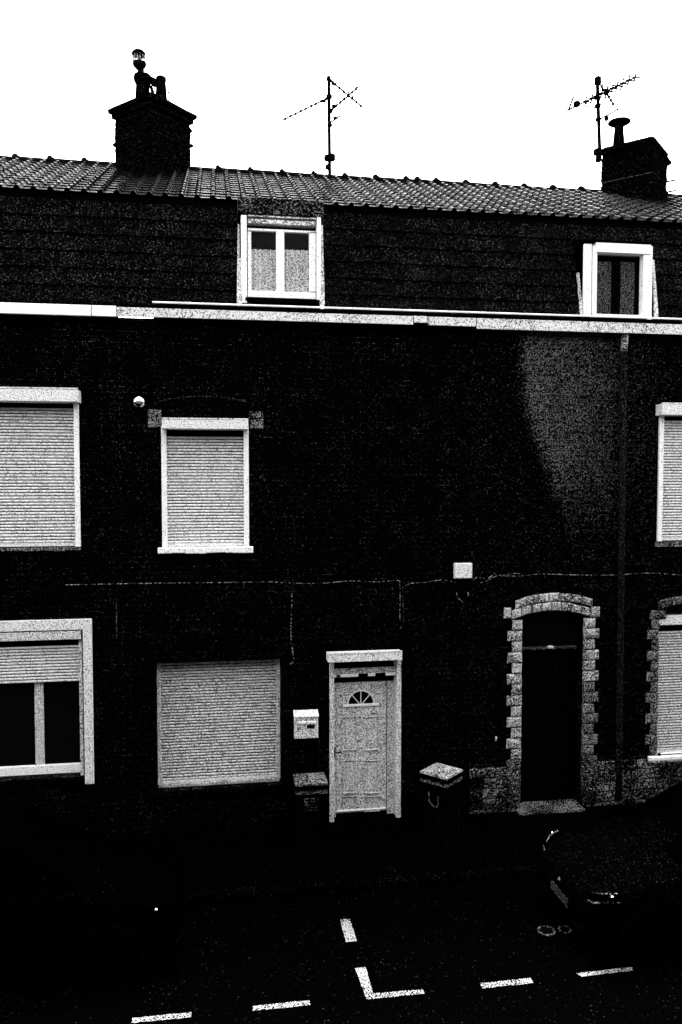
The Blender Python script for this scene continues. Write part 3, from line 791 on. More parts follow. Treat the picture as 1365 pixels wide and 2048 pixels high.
# the black door, set back
yb = 0.20
zt = F(1100, 1298, 0.15).z
bd = MB().box(HA[0], HA[1], yb, yb + 0.04, -0.05, zt).build('arched_front_door', M_blackdoor, right)
for i in range(2):
    for (c, d) in ((0.25, 0.95), (1.1, 1.95)):
        wd_ = (HA[1] - HA[0]); a = HA[0] + 0.10 + i * (wd_ / 2 - 0.03); b = a + wd_ / 2 - 0.17
        frame_ring(a, b, c, d, 0.03, yb - 0.014, yb + 0.002).build('door_panel', M_blackdoor, bd)
bx(HA[0], HA[1], yb + 0.01, yb + 0.03, zt + 0.03, HA[3]).build('transom_pane', M_dglass, bd)
MB().bevbox(HA[0], HA[1] - 0.04, yb - 0.06, yb + 0.03, zt - 0.008, zt + 0.014, 0.004).build('transom_bar', M_cable_d, bd)
sx = F(1103, 1292, yb - .06).x
MB().lathe([(0.05, 0), (0.055, 0.012), (0.035, 0.03), (0.008, 0.036)], (sx, yb - 0.03, zt + 0.014), 16).build('transom_light', M_slat2, bd)
ta, tb, tc, td = RECT(1035, 1630, 1166, 1640, -0.12)
MB().bevbox(ta, tb, -0.20, 0.19, -0.03, 0.03, 0.012).build('threshold', M_plinth, right)
MB().tube([(HA[0] + 0.09, yb - 0.005, 1.05), (HA[0] + 0.09, yb - 0.05, 1.05), (HA[0] + 0.19, yb - 0.055, 1.05)], 0.011, 8).build('handle', M_black, bd)

# upper right window
x0, x1, z0, z1 = HW5
s5 = shutter(right, x0, x1, z0, F(1340, 830).z + 0.03, 0.03, gw=0.07, gout=0.065, shade_strip=0.08)
bb = shutter_box(s5, (F(1325, 817, -0.18).x, x1, F(1345, 830, -0.18).z, F(1345, 808, -0.18).z), -0.18, 0.10)
bx(x0 - 0.004, F(1325, 817, -0.11).x - 0.002, -0.10, 0.08, F(1345, 830, -0.11).z, F(1345, 806, -0.11).z - 0.01).build('box_end_cap', M_dirty, s5)
bx(x0 - 0.03, x1 + 0.03, -0.04, 0.03, z0 - 0.08, z0 - 0.008).build('window_sill', M_stone2, right)
# lower right window
x0, x1, z0, z1 = HW6
s6 = shutter(right, x0, x1, z0 + 0.01, F(1335, 1250).z, 0.07, mslat=M_slat2, gw=0.03, gout=0.02, shade_strip=0.08)
shutter_box(s6, (F(1318, 1240, 0).x, x1 - 0.01, F(1340, 1250, 0).z, F(1340, 1231, 0).z), -0.005, 0.068, M_box, lip=False)
MB().bevbox(F(1300, 1520, -0.09).x, x1 + 0.1, -0.09, 0.08, F(1335, 1524, -0.09).z + 0.02, F(1335, 1511, -0.05).z, 0.012).build('window_sill', M_white, right)
bx(F(1300, 1520, -0.09).x + 0.01, x1 + 0.09, -0.075, 0.0, F(1335, 1524, -0.09).z - 0.005, F(1335, 1524, -0.09).z + 0.018).build('sill_underside', M_dirty, right)
sur6 = wall_sheet(x0 - 0.14, x0, z0, z1 + 0.1, [], -0.004, 0.0).build('window_surround', M_gap, right)
z = F(1335, 1237).z; k = 0
while z - qh > z0 - 0.05:
    wide = (k % 2 == 1)
    rough_stone(x0 - (0.17 if wide else 0.10), x0 + 0.012, z - qh + 0.008, z - 0.004, -0.04, sur6, M_stone2); z -= qh; k += 1
zq = F(1335, 1237).z
rough_stone(x0 - 0.13, x0 + 0.12, zq + 0.005, zq + 0.13, -0.045, sur6, M_stone2)
arch_course(sur6, x0 - 0.01, x1 + 0.01, zq + 0.145, zq + 0.145, 0.10, 0.12, 7, M_stone2)
MB().lathe([(0.022, 0), (0.026, 0.02), (0.012, 0.04)], (F(1319, 1509, -0.03).x, -0.03, F(1319, 1511, -0.03).z), 10).build('sill_knob', M_black, right)

# dormer of the right house
ydr = -0.02
d2 = MB().box(D2[0] + 0.12, D2[1] - 0.04, 0.16, 0.44, GUT1, D2[3] - 0.02)
dr2 = d2.build('dormer', M_gap, right)
boxpx(1170, 487, 1184, 630, ydr, ydr + 0.01, ydr + 0.06).build('dormer_post', M_white, dr2)
boxpx(1184.5, 492, 1193, 630, ydr + 0.02, ydr - 0.005, ydr + 0.12).build('dormer_post', M_white, dr2)
boxpx(1287, 492, 1305, 634, ydr, ydr, ydr + 0.40).build('dormer_post', M_white, dr2)
boxpx(1193, 487, 1303, 506, ydr - 0.02, ydr - 0.02, ydr + 0.38).build('dormer_header', M_white, dr2)
boxpx(1170, 481, 1306, 485.5, ydr - 0.02, ydr - 0.03, ydr + 0.45).build('dormer_roof', M_gap, dr2)
yw = 0.11
boxpx(1189, 629, 1295, 634.5, ydr - 0.03, ydr - 0.03, ydr + 0.1).build('window_sill', M_white, dr2)
wn = MB()
boxpx(1224, 515, 1240, 630, yw, yw - 0.02, yw + 0.04, wn); boxpx(1193, 515, 1290, 522, yw, yw - 0.02, yw + 0.04, wn)
boxpx(1271, 515, 1290, 630, yw, yw - 0.02, yw + 0.04, wn)
wn.build('window_frame', M_gap, dr2)
for (pa, pb) in ((1193, 1224), (1240, 1271)):
    a, b, c, d = RECT(pa, 522, pb, 630, yw)
    pane(dr2, a, b, c, d, yw)
    mc = MB(); k = 18
    for i in range(k):
        xa_, xb_ = a + (b - a) * i / k, a + (b - a) * (i + 1) / k
        ya_ = yw + 0.025 + 0.008 * math.sin(i * 1.7); yb_ = yw + 0.025 + 0.008 * math.sin((i + 1) * 1.7)
        mc.add([(xa_, ya_, c), (xb_, yb_, c), (xb_, yb_, d), (xa_, ya_, d)], [(0, 1, 2, 3)])
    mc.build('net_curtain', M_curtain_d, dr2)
flashing(dr2, (1155, 545), (1162, 632), 4, 5, -1)
flashing(dr2, (1306, 520), (1310, 638), 3, 8, 1)

# downpipe of the right house
dp = MB()
def DP(px, py): return F(px, py, -0.06)
dp.tube([DP(1248, 700), DP(1244, 1100), DP(1239, 1490), DP(1238, 1600)], 0.047, 12)
dpo = dp.build('downpipe', M_pipe, right, smooth=True)
p = DP(1249, 676); MB().tube([(p.x, -0.10, GUT0 + 0.02), (p.x, -0.075, p.z - 0.02), DP(1248, 702)], [0.052, 0.05, 0.05], 12).build('pipe_outlet', M_pipe_top, dpo, smooth=True)
for py in (720, 900, 1090, 1290, 1470):
    p = DP(1248 - (py - 700) * 0.0113, py)
    MB().lathe([(0.053, 0), (0.053, 0.03)], (p.x, p.y, p.z), 12).box(p.x - 0.012, p.x + 0.012, p.y + 0.03, 0.01, p.z + 0.002, p.z + 0.028).build('pipe_clip', M_pipe, dpo)

# ================================================================ chimneys (diagonal stacks on the ridge)
def diamond(cx, cy, s, z0, z1, m, s1=None):
    """square block turned 45 degrees: half diagonal s at the bottom and s1 at the top"""
    s1 = s if s1 is None else s1
    vs = [(cx, cy - s, z0), (cx + s, cy, z0), (cx, cy + s, z0), (cx - s, cy, z0), (cx, cy - s1, z1), (cx + s1, cy, z1), (cx, cy + s1, z1), (cx - s1, cy, z1)]
    return m.add(vs, ((3, 2, 1, 0), (4, 5, 6, 7), (0, 1, 5, 4), (1, 2, 6, 5), (2, 3, 7, 6), (3, 0, 4, 7)))
def diamond_courses(cx, cy, s, z0, z1, par, n_b, proud):
    """courses of real bricks on the four faces of the turned stack, joined per face"""
    side = s * math.sqrt(2); rows = int((z1 - z0) / 0.073); m = MB()
    for f in range(4):
        ang = R(-135 + 90 * f)                       # outward normal direction
        nrm = Vector((math.cos(ang), math.sin(ang), 0)); tan = Vector((-nrm.y, nrm.x, 0))
        o = Vector((cx, cy, 0)) + nrm * (side / 2)
        for r in range(rows):
            zz = z0 + r * 0.073; u = -side / 2 + (0.0 if r % 2 else -0.116)
            while u < side / 2:
                a, b = max(u, -side / 2), min(u + 0.222, side / 2); u += 0.232
                if b - a < 0.03: continue
                pr = proud + rnd.uniform(-.008, .014)
                M = Matrix(((tan.x, nrm.x, 0, o.x), (tan.y, nrm.y, 0, o.y), (0, 0, 1, 0), (0, 0, 0, 1)))
                m.box(a, b, -0.02, pr, zz, zz + 0.063, M)
    return tag(m.build('chimney_brickwork', M_chim, par), kind='stuff')
cy1 = RIDGE_Y - 0.05
cx1 = (F(230, 320, cy1).x + F(383, 335, cy1).x) / 2
hd = (F(383, 335, cy1).x - F(230, 320, cy1).x) / 2
zr0 = RIDGE_Z - 0.75
zc1 = F(393, 249, cy1).z; zc2 = F(393, 231, cy1).z
m = MB(); diamond(cx1, cy1, hd - 0.02, zr0, zc1 + 0.05, m)
ch1 = m.build('chimney', M_gap, mid)
diamond_courses(cx1, cy1, hd - 0.02, zr0, zc1 - 0.01, ch1, 4, 0.012)
diamond(cx1, cy1, hd + 0.045, zc1, zc1 + 0.085, MB()).build('corbel_course', M_chim, ch1)
diamond(cx1, cy1, hd + 0.10, zc1 + 0.085, zc2, MB(), hd + 0.115).build('chimney_cap', M_chim, ch1)
diamond(cx1, cy1, hd + 0.09, zc2, zc2 + 0.22, MB(), 0.28).build('cap_flaunching', M_chim, ch1)
diamond(cx1, cy1, hd + 0.07, RIDGE_Z - 0.40, RIDGE_Z - 0.18, MB(), hd - 0.015).build('lead_apron', M_gap, ch1)
# corroded courses sticking out on the right corner
for (px, py) in ((386, 292), (384, 262), (227, 290)):
    p = F(px, py, cy1); MB().lathe([(0.02, 0), (0.035, 0.02), (0.03, 0.05), (0.015, 0.065)], (p.x - (0.02 if px > 300 else -0.02), p.y, p.z - 0.03), 8).build('mortar_lump', M_chim, ch1)
def PX(px, py, Y=None): return F(px, py, cy1 if Y is None else Y)
yq = cy1 - 0.1
sc_ = F(300, 150, yq).x - F(299, 150, yq).x
# tall pot with wind cowl
pc = F(286, 195, yq); zz = lambda py: F(286, py, yq).z - pc.z
m = MB().lathe([(16 * sc_, zz(215)), (15.5 * sc_, zz(196)), (13.5 * sc_, zz(170)), (14 * sc_, zz(168)), (17 * sc_, zz(164)), (18.5 * sc_, zz(157)), (17 * sc_, zz(151)), (10 * sc_, zz(150))], (pc.x, yq, pc.z), 18)
pot = m.build('chimney_pot', M_chim, ch1, smooth=False)
pn = F(282, 150, yq)
MB().lathe([(7.5 * sc_, zz(152)), (7 * sc_, zz(138))], (pn.x, yq, pc.z), 14).build('cowl_neck', M_chim, ch1)
m = MB().lathe([(7 * sc_, zz(139)), (12.5 * sc_, zz(133)), (13.8 * sc_, zz(130)), (13.8 * sc_, zz(126))], (F(279.5, 130, yq).x, yq, pc.z), 20)
m.build('cowl_cup', M_black, ch1)
m = MB()
for k in range(14):
    a = k * 2 * math.pi / 14
    bxp = F(279, 118, yq).x + 12.3 * sc_ * math.cos(a); byp = yq + 12.3 * sc_ * math.sin(a)
    m.tube([(bxp, byp, pc.z + zz(127)), (bxp, byp, pc.z + zz(111))], 0.007, 5)
m.tube([(F(279, 118, yq).x, yq, pc.z + zz(127)), (F(279, 118, yq).x, yq, pc.z + zz(111))], 0.03, 6)
m.build('cowl_vanes', M_pipe_top, ch1)
MB().lathe([(12.5 * sc_, zz(113)), (14.3 * sc_, zz(111)), (14.3 * sc_, zz(107)), (10 * sc_, zz(102.5)), (3 * sc_, zz(101))], (F(278, 108, yq).x, yq, pc.z), 20).build('cowl_cap', M_black, ch1)
# bent cowl beside it and the short pot
m = MB().tube([F(293, 168, yq), F(299, 158, yq), F(306, 162, yq), F(312, 172, yq)], [9 * sc_, 9 * sc_, 8 * sc_, 5 * sc_], 12)
m.tube([F(292, 150, yq), F(295, 146, yq)], 0.02, 6)
m.build('bent_cowl', M_black, ch1)
m = MB().tube([F(302, 172, yq), F(308, 190, yq), F(316, 198, yq)], 0.03, 8); m.build('cowl_bracket', M_black, ch1)
p2 = F(323, 200, yq); z2 = lambda py: F(323, py, yq).z - p2.z
MB().lathe([(13 * sc_, z2(216)), (12.5 * sc_, z2(200)), (10 * sc_, z2(168)), (9.6 * sc_, z2(164)), (10.6 * sc_, z2(162)), (10.6 * sc_, z2(156)), (8 * sc_, z2(153.5)), (6 * sc_, z2(153))], (p2.x, yq, p2.z), 18).build('chimney_pot', M_chim, ch1)
MB().tube([F(338, 204, yq), F(337, 188, yq), F(334, 178, yq), F(339, 186, yq)], 0.012, 6).build('pot_strap', M_black, ch1)

cy2 = RIDGE_Y - 0.05
xr1, xr2 = F(1204, 340, cy2).x, F(1334, 345, cy2).x
cx2 = (xr1 + xr2) / 2 ; hd2 = (xr2 - xr1) / 2
# seen obliquely the diamond's silhouette is its left and right corners turned by the view angle
hd2 *= 0.99
ztop2 = F(1310, 272, cy2 - hd2).z
m = MB(); diamond(cx2, cy2, hd2, zr0, ztop2 - 0.10, m)
ch2 = m.build('chimney', M_gap, right)
diamond_courses(cx2, cy2, hd2, zr0, ztop2 - 0.14, ch2, 4, 0.012)
diamond(cx2, cy2, hd2 + 0.03, ztop2 - 0.12, ztop2 - 0.04, MB()).build('chimney_cap', M_chim, ch2)
diamond(cx2, cy2, hd2 + 0.05, ztop2 - 0.04, ztop2 + 0.02, MB(), hd2 - 0.05).build('cap_flaunching', M_chim, ch2)
diamond(cx2, cy2, hd2 + 0.06, RIDGE_Z - 0.35, RIDGE_Z - 0.15, MB(), hd2 - 0.01).build('lead_apron', M_gap, ch2)
# broken cap tile hanging over the right edge
e = Vector((cx2 + hd2, cy2, ztop2 - 0.06))
MB().add([e + Vector(v) for v in ((-0.42, -0.36, 0.09), (0.12, 0.02, -0.10), (0.10, 0.2, -0.10), (-0.3, 0.3, 0.09), (-0.42, -0.36, 0.05), (0.12, 0.02, -0.14), (0.10, 0.2, -0.14), (-0.3, 0.3, 0.05))],
         ((0, 1, 2, 3), (7, 6, 5, 4), (0, 4, 5, 1), (1, 5, 6, 2), (2, 6, 7, 3), (3, 7, 4, 0))).build('cap_tile', M_chim, ch2)
ys = cy2 - hd2 * 0.55
p3 = F(1238, 282, ys); z3 = lambda py: F(1238, py, ys).z - p3.z
s3_ = F(1239, 260, ys).x - F(1238, 260, ys).x
MB().lathe([(11 * s3_, z3(300)), (10.5 * s3_, z3(283)), (8.3 * s3_, z3(258)), (9.0 * s3_, z3(256)), (8 * s3_, z3(253)), (8 * s3_, z3(248))], (p3.x, ys, p3.z), 16).build('chimney_pot', M_chim, ch2)
MB().lathe([(6 * s3_, z3(253)), (19 * s3_, z3(247)), (21 * s3_, z3(245)), (20 * s3_, z3(243)), (4 * s3_, z3(240))], (F(1239, 247, ys).x, ys, p3.z), 22).build('pot_rain_cap', M_black, ch2)
# metal band round the stack, two step irons
zb2 = F(1305, 345, cy2 - hd2).z; o_ = 0.02
m = MB().tube([(cx2 - hd2 - o_, cy2, zb2), (cx2, cy2 - hd2 - o_, zb2), (cx2 + hd2 + o_, cy2, zb2), (cx2, cy2 + hd2 + o_, zb2), (cx2 - hd2 - o_, cy2, zb2)], 0.010, 6)
m.build('chimney_band', M_cable_d, ch2)
for py in (362, 383):
    a = F(1330, py + 2, cy2); b = F(1352, py - 2, cy2)
    MB().tube([a, b], 0.018, 6).build('step_iron', M_black, ch2)

# ================================================================ television aerials
def boom(par, a, b, n, el, r=0.016, elr=0.010, tilt=0.0, name='aerial_boom'):
    """boom with cross elements at right angles to it, pointing towards and away from the street"""
    a, b = Vector(a), Vector(b); d = (b - a).normalized()
    bo = MB().tube([a, b], r, 6).build(name, M_black, par)
    if n:
        side = Vector((d.z * 0.25, 1.0, -d.x * 0.25)).normalized()
        for i in range(n):
            c = a.lerp(b, (i + 0.5) / n); l = el * (1 - 0.25 * i / n)
            MB().tube([c - side * l, c + side * l], elr, 5).tube([c - d * 0.016, c + d * 0.016], 0.026, 6).build('aerial_element', M_black, bo)
    return bo
ya = RIDGE_Y - 0.05
mb = F(660, 352, ya)
ae1 = thing('television_aerial', mb, 'thin television aerial with crossed booms on the ridge above the middle house roof window', 'aerial', 'aerials on the roofs')
MB().tube([F(660, 362, ya), F(658, 155, ya)], 0.032, 8).build('mast', M_black, ae1)
boom(ae1, F(658, 158, ya), F(726, 215, ya), 8, 0.10)
boom(ae1, F(661, 222, ya), F(717, 174, ya), 7, 0.16)
boom(ae1, F(658, 195, ya), F(566, 240, ya), 9, 0.12, r=0.014)
b4 = boom(ae1, F(657, 248, ya), F(682, 231, ya), 0, 0.1)
MB().tube([F(635, 228, ya - 0.02), F(710, 246, ya - 0.02)], 0.008, 5).build('thin_dipole', M_black, ae1)
def clamp(par, px, py, Y, r=0.03, h=0.05, m=None):
    p = F(px, py, Y); r *= 1.35; h *= 1.2
    return MB().lathe([(r * .6, -h / 2), (r, -h / 3), (r, h / 3), (r * .6, h / 2)], p, 8).build('clamp', m or M_black, par)
clamp(ae1, 657.5, 157, ya, 0.03, 0.07); clamp(ae1, 666, 166, ya, 0.022, 0.06); clamp(ae1, 659, 193, ya, 0.04, 0.06); clamp(ae1, 648, 202, ya, 0.03, 0.04)
clamp(ae1, 661, 222, ya, 0.03, 0.06); clamp(ae1, 668, 213, ya, 0.028, 0.05); clamp(ae1, 660, 250, ya, 0.035, 0.05); clamp(ae1, 671, 236, ya, 0.03, 0.03)
clamp(ae1, 655, 316, ya, 0.045, 0.09); clamp(ae1, 664.5, 315, ya, 0.045, 0.11); clamp(ae1, 656.5, 334, ya, 0.035, 0.075)
yb2 = RIDGE_Y - 0.1
ae2 = thing('television_aerial', F(1200, 320, yb2), 'television aerial with long slanted many-finned boom fixed to the right chimney', 'aerial', 'aerials on the roofs')
MB().tube([F(1200.5, 322, yb2), F(1195, 158, yb2)], 0.036, 8).build('mast', M_black, ae2)
bo = MB().tube([F(1135, 221, yb2), F(1272, 154, yb2)], 0.017, 6).build('aerial_boom', M_black, ae2)
A, B = F(1135, 221, yb2), F(1272, 154, yb2); dd = (B - A).normalized(); nn = Vector((-dd.z, 0, dd.x))
for i, t in enumerate((0.27, 0.36, 0.42, 0.50, 0.58, 0.66, 0.73, 0.81, 0.90, 0.995)):
    c = A.lerp(B, t)
    m = MB()
    for sgn in (-1, 1):
        for q_ in (-1, 1):
            m.tube([c - dd * 0.0, c + nn * 0.10 * sgn + Vector((0.035 * sgn * q_ * 0.6, 0.16 * q_, 0))], [0.019, 0.010], 5)
    m.tube([c - dd * 0.02, c + dd * 0.02], 0.017, 6)
    m.build('aerial_element', M_black, bo)
MB().tube([F(1138, 219, yb2), F(1148, 193, yb2)], 0.020, 5).build('reflector_rod', M_black, ae2)
MB().tube([F(1138, 219, yb2), F(1152, 235, yb2), ], 0.011, 5).build('reflector_rod', M_black, ae2)
clamp(ae2, 1154, 208, yb2, 0.05, 0.08); clamp(ae2, 1196, 162, yb2, 0.05, 0.13); clamp(ae2, 1196, 212, yb2, 0.045, 0.06); clamp(ae2, 1197, 239, yb2, 0.04, 0.06)
clamp(ae2, 1214, 183, yb2, 0.04, 0.07); clamp(ae2, 1213.5, 237, yb2, 0.03, 0.07); clamp(ae2, 1196, 304, yb2, 0.06, 0.10); clamp(ae2, 1197, 318, yb2, 0.04, 0.10)
boom(ae2, F(1197, 163, yb2), F(1229, 211, yb2), 7, 0.06)
boom(ae2, F(1197, 240, yb2), F(1236, 219, yb2), 0, 0.1); clamp(ae2, 1235.5, 219, yb2, 0.018, 0.025)
MB().tube([F(1173, 205, yb2), F(1176, 215, yb2), F(1182, 218, yb2), F(1195, 213, yb2), F(1207, 205, yb2), F(1212, 196, yb2), F(1211, 186, yb2)], 0.013, 5).build('feed_cable', M_black, ae2)

# ================================================================ cables, boxes, lamp on the facade
def cable(pts, label, Y=-0.03, r=0.0065, m=None, name='facade_cable'):
    ps = [F(px, py, Y) for px, py in pts]
    # dense smooth curve
    out = []
    for i in range(len(ps) - 1):
        p0 = ps[max(i - 1, 0)]; p1 = ps[i]; p2_ = ps[i + 1]; p3_ = ps[min(i + 2, len(ps) - 1)]
        for k in range(6):
            t = k / 6.0
            out.append(0.5 * ((2 * p1) + (p2_ - p0) * t + (2 * p0 - 5 * p1 + 4 * p2_ - p3_) * t * t + (3 * p1 - p0 - 3 * p2_ + p3_) * t ** 3))
    out.append(ps[-1])
    o = MB().tube(out, r, 6).build(name, m or M_cable, base=ps[0])
    return tag(o, label, 'cable', 'cables along the facade')
cable([(130, 1170), (230, 1168), (340, 1166), (470, 1165), (540, 1164), (580, 1166), (640, 1167), (700, 1162), (750, 1164), (790, 1161), (801, 1162)], 'thin pale cable running along the wall below the upper windows of middle house', m=M_cable)
cable([(800, 1162), (801, 1200), (800, 1230), (802, 1256)], 'left strand of the pair hanging above the white door', r=0.006, m=M_cable)
cable([(806, 1172), (806, 1200), (808, 1235), (806, 1256)], 'right strand of the pair hanging above the white door', r=0.005, m=M_cable_d)
cable([(579, 1172), (584, 1190), (583, 1230), (583, 1280), (588, 1316), (586, 1325), (582, 1328)], 'white cable dropping from wall line to right of large lower shutter', r=0.007)
cable([(812, 1172), (822, 1167), (850, 1165), (885, 1160), (912, 1165)], 'short cable arriving at the white junction box from the left', r=0.0065)
cable([(946, 1161), (955, 1155), (975, 1157), (990, 1148), (996, 1152), (1003, 1152), (1040, 1152), (1085, 1148), (1150, 1150), (1230, 1150), (1300, 1146), (1365, 1150), (1480, 1152)], 'long pale cable running right from the junction box over the arched door', r=0.0065)
cable([(961, 1166), (975, 1161), (994, 1152), (1012, 1150), (1025, 1147), (1050, 1148)], 'lower loop of cable just right of the white junction box', Y=-0.045, r=0.006)

def box_thing(name, r, y0, label, cat, m):
    x0, x1, z0, z1 = r
    t = thing(name, ((x0 + x1) / 2, 0, z0), label, cat); return t
r = RECT(911, 1127, 945, 1157, -0.09)
jb = thing('junction_box', ((r[0] + r[1]) / 2, 0, r[2]), 'small square white junction box fixed to the wall above the low corner pier', 'junction box')
MB().bevbox(r[0], r[1], -0.095, 0.0, r[2], r[3], 0.01).build('cover', M_box, jb)
MB().bevbox(r[0] + 0.012, r[1] - 0.012, -0.04, -0.002, r[2] - 0.03, r[2] - 0.003, 0.004).build('cable_gland', M_gap, jb)
# dull fixing marks under the box
wk = thing('wall_bracket', F(930, 1200, 0), 'dim twisted bracket on the wall just under the white junction box', 'bracket')
MB().tube([F(914, 1183, -0.02), F(914, 1192, -0.03), F(919, 1198, -0.03), F(926, 1205, -0.02)], 0.007, 6).build('hook', M_cable, wk)
MB().tube([F(936, 1184, -0.02), F(938, 1190, -0.03), F(935, 1194, -0.02)], 0.011, 6).build('bolt', M_cable, wk)

# chrome dome lamp
c = F(278, 803, -0.12)
lm = thing('wall_dome', (c.x, 0, c.z - 0.1), 'round shiny dome on the dark wall, upper left of the middle upper window', 'vent')
sr = (F(292, 803, -0.12).x - F(264, 803, -0.12).x) / 2
m = MB(); prof = []
vs = []; fs = []; nl, nr = 28, 14
for i in range(nr + 1):
    a = R(90) * i / nr
    rr, yy = sr * math.sin(a), -sr * 0.95 * math.cos(a)
    vs += [(c.x + rr * math.cos(k * 2 * math.pi / nl), -0.06 + yy, c.z + rr * math.sin(k * 2 * math.pi / nl)) for k in range(nl)]
for i in range(nr):
    for k in range(nl): fs.append((i * nl + k, i * nl + (k + 1) % nl, (i + 1) * nl + (k + 1) % nl, (i + 1) * nl + k))
m.add(vs, fs)
m.build('dome', M_chrome, lm, smooth=True)
MB().tube([(c.x, -0.062, c.z), (c.x, 0.005, c.z)], sr * 0.8, 20).build('collar', M_black, lm)

# white mailbox left of the door
ym = -0.13
r = RECT(590, 1432, 637, 1477, ym)
mbx = thing('mailbox', ((r[0] + r[1]) / 2, 0, r[2]), 'white metal mailbox with sloping lid on the wall left of the white door', 'mailbox')
MB().bevbox(r[0], r[1], ym, 0.0, r[2], r[3], 0.005).build('body', M_slat2, mbx)
MB().add([(r[0] - .008, ym - .018, r[3]), (r[1] + .008, ym - .018, r[3]), (r[1] + .008, 0, r[3] + 0.05), (r[0] - .008, 0, r[3] + 0.05),
          (r[0] - .008, ym - .018, r[3] - .012), (r[1] + .008, ym - .018, r[3] - .012), (r[1] + .008, 0, r[3] - .012), (r[0] - .008, 0, r[3] - .012)],
         ((0, 1, 2, 3), (7, 6, 5, 4), (0, 4, 5, 1), (1, 5, 6, 2), (2, 6, 7, 3), (3, 7, 4, 0))).build('lid', M_slat, mbx)
zf = F(612, 1447, ym).z
MB().bevbox(r[0] + 0.035, r[1] - 0.03, ym - 0.018, ym + 0.002, zf - 0.008, zf + 0.03, 0.006).build('flap', M_slat, mbx)
bx(r[0] + 0.17, r[1] - 0.05, ym - 0.003, ym + 0.002, zf - 0.075, zf - 0.022).build('name_plate', M_pipe, mbx)
MB().tube([(r[0] + 0.05, ym - 0.008, zf - 0.075), (r[0] + 0.05, ym + 0.01, zf - 0.075)], 0.013, 10).build('lock', M_black, mbx)

# small metal tab left of the arched doorway
p = F(993, 1478, -0.02)
bp = thing('bell_push', (p.x, 0, p.z - 0.03), 'tiny pale bell push on the dark wall left of the arched doorway', 'bell')
MB().bevbox(p.x - 0.012, p.x + 0.012, -0.022, 0.0, p.z - 0.03, p.z + 0.03, 0.004).build('plate', M_dirty, bp)

# thin conduit on the wall above the shutter
p = F(233, 1240, -0.02)
tag(MB().tube([F(233, 1200, -0.02), F(234, 1278, -0.02)], 0.008, 6).build('conduit', M_cable_d, base=F(234, 1278, -0.02)), 'faint thin upright conduit on the wall right of the left ground-floor window', 'conduit')

# ================================================================ piers flanking the white door
def pier(label, c, half, hgt, rot, capm):
    t = thing('gate_pier', (c[0], c[1], 0), label, 'pier', 'low piers beside the white door')
    M = Matrix.Translation((c[0], c[1], 0)) @ Matrix.Rotation(rot, 4, 'Z')
    hx_, hy_ = half
    MB().box(-hx_, hx_, -hy_, hy_, 0.0, hgt - 0.16, M).build('shaft', M_brick, t)
    m = MB(); m.box(-hx_ - .025, hx_ + .025, -hy_ - .025, hy_ + .025, hgt - 0.158, hgt - 0.10, M).build('cap_base', M_stone2, t)
    m = MB().box(-hx_ - .045, hx_ + .045, -hy_ - .045, hy_ + .045, hgt - 0.098, hgt - 0.045, M); m.build('cap_middle', M_kerb, t)
    vs = []
    for (s_, z_) in ((0.03, hgt - 0.043), (0.03, hgt - 0.02), (-0.10, hgt + 0.02)):
        vs += [M @ Vector(v) for v in ((-hx_ - s_, -hy_ - s_, z_), (hx_ + s_, -hy_ - s_, z_), (hx_ + s_, hy_ + s_, z_), (-hx_ - s_, hy_ + s_, z_))]
    fs = [(3, 2, 1, 0), (8, 9, 10, 11)] + [(i, (i + 1) % 4, (i + 1) % 4 + 4, i + 4) for i in range(4)] + [(i + 4, (i + 1) % 4 + 4, (i + 1) % 4 + 8, i + 8) for i in range(4)]
    MB().add(vs, fs).build('cap_stone', capm, t)
    return t, M
pr, MR = pier('low pier turned cornerwise with stepped stone cap, right of the white door', (3.03, -0.45), (0.185, 0.185), 0.85, R(42), M_cap)
plf, ML = pier('low pier with flat stone cap and small louvred vent, left of the white door', (1.20, -0.47), (0.185, 0.17), 0.85, 0.0, M_stone2)
# louvre on the left pier
va, vb, vc, vd = RECT(609, 1595, 637, 1622, -0.65)
vt = bx(va, vb, -0.648, -0.641, vc, vd).build('vent', M_gap, plf)
for i in range(5):
    zz_ = vc + (vd - vc) * (i + 0.15) / 5
    MB().box(va, vb, -0.660, -0.648, zz_, zz_ + (vd - vc) / 5 * 0.55).build('louvre', M_plinth if i > 1 else M_pipe, vt)
# worn U-shaped staple on the right pier: on its left-front face
fcx = Vector((3.03, -0.45, 0)); nf = Vector((math.cos(R(42 - 180)), math.sin(R(42 - 180)), 0)); nf2 = Vector((-math.sin(R(42)) * -1, -math.cos(R(42)), 0))
nl_ = Vector((-math.cos(R(42)), -math.sin(R(42)), 0)); tl = Vector((math.sin(R(42)), -math.cos(R(42)), 0))
pc_ = fcx + nl_ * 0.19
def on(u, z_): return pc_ + tl * u + Vector((0, 0, z_)) + nl_ * 0.012
MB().tube([on(-0.075, 0.58), on(-0.07, 0.45), on(-0.03, 0.40), on(0.05, 0.385), on(0.075, 0.42), on(0.07, 0.54)], [0.008, 0.012, 0.009, 0.008, 0.012, 0.012], 6).build('staple', M_stone2, pr)

